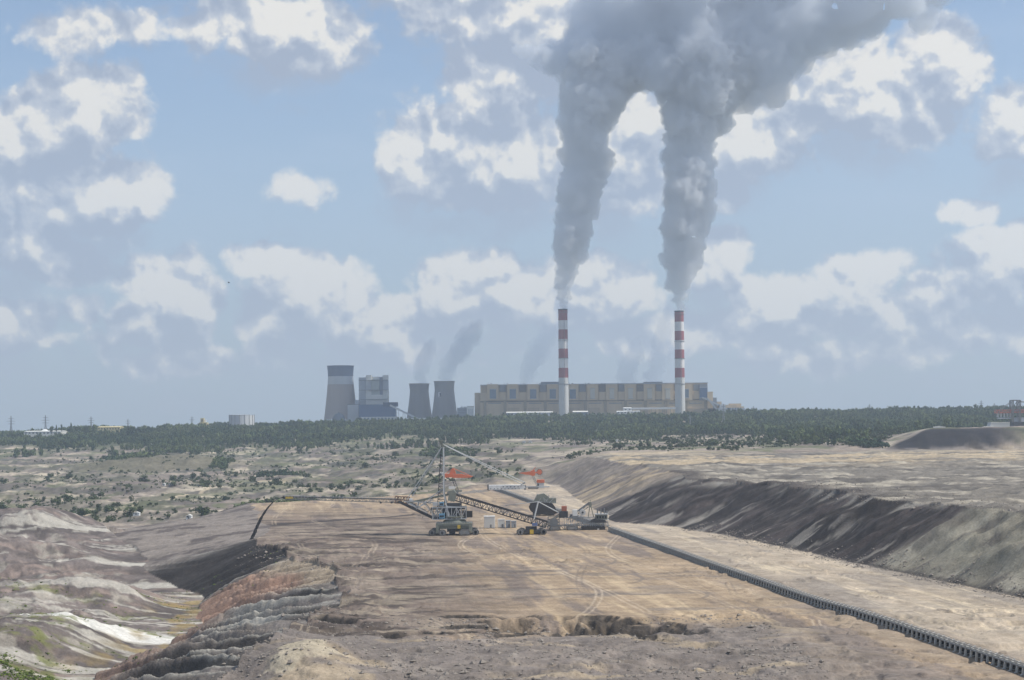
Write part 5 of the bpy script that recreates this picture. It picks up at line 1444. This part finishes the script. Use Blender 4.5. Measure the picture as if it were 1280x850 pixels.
def pylon(px, y0, y1, d, label, kind=0):
    p = at(px, y1, d); g = ground_z(p.x, d); zt = at(px, y0, d).z; g = min(g, p.z + 2)
    H = zt - g; th = Thing('pylon', (p.x, d, g - 1), label, 'pylon', 'power line pylons along the horizon')
    w0 = max(H * .13, 2.4); m = MB(); T_ = .9 if d > 3500 else .55
    m.truss((p.x, d, g - 1), (p.x, d, g + H * .55), w0, w0, 6, T_, w2=w0 * .34, h2=w0 * .34)
    m.truss((p.x, d, g + H * .55), (p.x, d, zt), w0 * .34, w0 * .34, 5, T_ * .8, w2=w0 * .1, h2=w0 * .1)
    th.part('tower', m, M_alu)
    for f_, wd in ((.62, .17), (.75, .22), (.88, .14)):
        m = MB(); z = g + H * f_
        m.beam((p.x - H * wd, d, z), (p.x, d, z + .6), T_ * .7); m.beam((p.x + H * wd, d, z), (p.x, d, z + .6), T_ * .7); m.beam((p.x - H * wd, d, z), (p.x + H * wd, d, z), T_ * .6)
        th.part('cross_arm', m, M_alu)
pylon(14, 520, 541, 4200, 'tallest pylon at the far left horizon')
pylon(57, 519, 540, 4200, 'pylon right behind the white domed hall')
pylon(114, 520.5, 538, 4300, 'pylon above the dense clump of trees')
pylon(160, 523.5, 536, 4600, 'faint pylon right of the long beige hall')
pylon(240, 520.5, 533, 4600, 'faint pylon left of the cream tower')
pylon(904.6, 505, 533, 3600, 'large near pylon in front of the low brown plant buildings')
pylon(862.8, 519, 532, 3700, 'small pylon rising out of the forest below the second chimney')
pylon(942, 507.5, 517, 4600, 'pylon right of the low brown plant buildings')
pylon(1087, 505, 517, 4500, 'thin pylon above the middle of the right forest')
pylon(1226.6, 500.5, 517, 4300, 'thin mast pylon right of the broad tree')
pylon(1243, 504, 515, 4500, 'small pylon left of the lattice excavator')
pylon(77, 566, 545 + 36, 3000, 'pylon standing on the left rim slope') if False else None

# bird
m = MB(); c = at(286, 353.5, 320)
s = .55
m.add([c + Vector(v) * s for v in ((-.5, 0, 0), (-.2, -.08, .06), (.25, -.09, .05), (.5, 0, .02), (.25, .09, .05), (-.2, .08, .06), (0, 0, -.1), (.7, 0, 0))],
      [(0, 1, 6), (1, 2, 6), (2, 3, 6), (3, 4, 6), (4, 5, 6), (5, 0, 6), (0, 5, 4, 3, 2, 1), (3, 7, 4)])
b_ = Thing('bird', c, 'small dark bird gliding high in the sky on the left', 'bird')
b_.part('body', m, M_dark)
m = MB(); m.add([c + Vector(v) * s for v in ((-.15, 0, .06), (.22, 0, .06), (.1, -1.1, .3), (-.1, -1.0, .3), (0, 0, .12))], [(0, 1, 2, 3), (0, 4, 1)]); b_.part('wing', m, M_dark)
m = MB(); m.add([c + Vector(v) * s for v in ((-.15, 0, .06), (.22, 0, .06), (.1, 1.1, .3), (-.1, 1.0, .3), (0, 0, .12))], [(0, 3, 2, 1), (0, 1, 4)]); b_.part('wing', m, M_dark)

# ------------------------------------------------------------------ smoke and steam
def tex(name, size, depth=3):
    t_ = bpy.data.textures.new(name, 'CLOUDS'); t_.noise_scale = size; t_.noise_depth = depth; t_.noise_basis = 'ORIGINAL_PERLIN'
    return t_
def smoke(name, label, puffs, d, vox, disp, dens, col, dy=0, seed=1, sub=3):
    rs_ = np.random.RandomState(seed)
    bm = bmesh.new()
    b0 = at(puffs[0][0], puffs[0][1], d)
    for p in puffs:
        c = at(p[0], p[1], d); r = p[2] * d / F
        dep = p[3] if len(p) > 3 else 1.0
        yo = (p[4] if len(p) > 4 else 0) * d / F
        M = Matrix.Translation(c - b0 + Vector((0, dy + yo, 0))) @ Matrix.Diagonal((r, r * dep, r * (p[5] if len(p) > 5 else 1), 1))
        bmesh.ops.create_icosphere(bm, subdivisions=sub, radius=1.0, matrix=M)
    me = bpy.data.meshes.new(name); bm.to_mesh(me); bm.free()
    o = bpy.data.objects.new(name, me); COL.objects.link(o); o.location = b0
    r = o.modifiers.new('remesh', 'REMESH'); r.mode = 'VOXEL'; r.voxel_size = vox; r.use_smooth_shade = True
    for k, (sz, st) in enumerate(disp):
        m_ = o.modifiers.new('billow', 'DISPLACE'); m_.texture = tex('billow', sz, 2); m_.strength = st; m_.mid_level = .5; m_.texture_coords = 'LOCAL'
    m = bpy.data.materials.new(name); m.use_nodes = True
    t = NT(m.node_tree); t.n.clear()
    v = t.new('ShaderNodeVolumePrincipled'); v.inputs['Density'].default_value = dens
    v.inputs['Color'].default_value = col + (1,); v.inputs['Anisotropy'].default_value = .0
    ou = t.new('ShaderNodeOutputMaterial'); t.l.new(v.outputs[0], ou.inputs['Volume'])
    me.materials.append(m)
    tag(o, label, name, kind='stuff')
    return o
def column(pts, seed, jit=.35, n=46):
    """pts: (x, y, r) knots on the photograph, lowest first"""
    rs_ = np.random.RandomState(seed); out = []
    ys = np.array([p[1] for p in pts]); 
    tt = np.linspace(0, len(pts) - 1, n)
    for t_ in tt:
        k = int(min(t_, len(pts) - 2)); f = t_ - k
        x, y, r = [pts[k][i] * (1 - f) + pts[k + 1][i] * f for i in range(3)]
        out.append((x + rs_.uniform(-1, 1) * r * jit * .6, y, r * .86, 1.0, rs_.uniform(-1, 1) * r * jit / 1))
        for q in range(2):
            a = rs_.uniform(0, 6.28)
            out.append((x + math.cos(a) * r * .62, y + rs_.uniform(-.5, .5) * r, r * rs_.uniform(.35, .6), 1.0, math.sin(a) * r * .6))
    return out
GREY = (.972, .984, .998)
P1 = [(703.5, 385.5, 5.2), (704, 374, 8), (704.5, 358, 10.5), (707, 336, 13.5), (711, 312, 20), (715, 296, 25), (716, 272, 24), (722, 248, 27), (731, 222, 31), (734, 196, 29), (731, 168, 30), (734, 140, 36), (745, 112, 44), (755, 90, 50)]
P2 = [(849.5, 387.5, 5.2), (849, 376, 8.5), (849, 362, 13), (850, 344, 18), (853, 322, 24), (856, 300, 26), (860, 274, 33), (860, 246, 32), (862, 218, 33), (860, 190, 29), (861, 166, 31), (868, 140, 40), (880, 112, 50), (890, 85, 60)]
smoke('smoke_plume', 'billowing grey smoke plume rising from the chimney over the middle of the power house', column(P1, 3), 4445, 4.2, [(60, 30), (24, 34), (11, 20)], .042, GREY)
smoke('smoke_plume', 'wider grey smoke plume rising from the chimney by the stepped end of the power house', column(P2, 5), 4445, 4.2, [(60, 32), (24, 36), (11, 20)], .042, GREY)
D = []
rs_ = np.random.RandomState(11)
for (x, y, rx, ry) in ((690, 72, 42, 22), (740, 60, 60, 42), (800, 70, 70, 48), (870, 60, 85, 60), (945, 70, 70, 52), (1000, 30, 80, 48), (1060, 15, 80, 40), (1130, -12, 80, 32), (1190, -32, 60, 26), (780, 10, 80, 50), (860, -20, 110, 60), (980, -40, 120, 50),
                       (745, 15, 30, 34), (925, 118, 40, 30), (770, 100, 46, 26), (1090, -40, 120, 40), (880, 112, 52, 40), (660, 62, 20, 10)):
    D.append((x, y, ry, rx / ry * .9, 0, 1))
    for q in range(5):
        a = rs_.uniform(0, 6.28); k = rs_.uniform(.45, .8)
        D.append((x + math.cos(a) * rx * k, y + math.sin(a) * ry * k, ry * rs_.uniform(.45, .7), 1.2, rs_.uniform(-.6, .6) * rx))
    for s_ in (-1, 1): D.append((x + s_ * (rx - ry) * .7 if rx > ry else x, y, ry * .8, 1.3, 0))
smoke('smoke_cloud', 'broad dark grey smoke bank where both plumes spread out at the top', D, 4480, 9.0, [(150, 80), (60, 60), (26, 40)], .018, (.90, .93, .975), seed=2)
WC = (.60, .69, .82)
for k, (pts, label) in enumerate((
    ([(524, 478, 9), (526, 466, 10), (529, 452, 9), (534, 440, 10), (538, 430, 8)], 'thin steam rising from the plain cooling tower'),
    ([(555, 475, 10), (560, 462, 12), (568, 448, 14), (576, 436, 15), (585, 424, 16), (592, 412, 12), (597, 402, 7)], 'thin steam drifting from the cooling tower with the white panel'),
    ([(655, 476, 9), (662, 464, 12), (670, 450, 15), (674, 436, 16), (682, 424, 14), (690, 412, 14)], 'faint steam behind the left part of the power house roof'),
    ([(782, 476, 13), (785, 462, 15), (790, 448, 14), (793, 436, 10), (797, 426, 6)], 'faint steam between the two chimneys'),
    ([(815, 476, 14), (820, 460, 14), (826, 440, 13), (828, 418, 12), (832, 400, 9), (836, 384, 6)], 'tall faint steam just beside the second chimney'))):
    smoke('steam', label, column(pts, 20 + k, n=16), 4760 if k < 2 else 4900, 6, [(60, 34), (24, 30), (12, 12)], .0085, WC, seed=k)
# ------------------------------------------------------------------ haze
def build_haze():
    bm = bmesh.new()
    bmesh.ops.create_cube(bm, size=1.0)
    lo = Vector((-9700, -330, -155)); hi = Vector((9700, 11200, 1500))
    for v in bm.verts:
        v.co = Vector([lo[i] + (v.co[i] + .5) * (hi[i] - lo[i]) for i in range(3)])
    me = bpy.data.meshes.new('haze'); bm.to_mesh(me); bm.free()
    o = bpy.data.objects.new('haze', me); COL.objects.link(o); o['kind'] = 'stuff'
    o['label'] = 'thin blue haze hanging in the air over the pit'
    m = bpy.data.materials.new('haze'); m.use_nodes = True
    t = NT(m.node_tree); t.n.clear()
    v = t.new('ShaderNodeVolumePrincipled'); v.inputs['Density'].default_value = .72e-4
    v.inputs['Color'].default_value = (.72, .84, 1.0, 1); v.inputs['Anisotropy'].default_value = .2
    ou = t.new('ShaderNodeOutputMaterial'); t.l.new(v.outputs[0], ou.inputs['Volume'])
    me.materials.append(m)
build_haze()
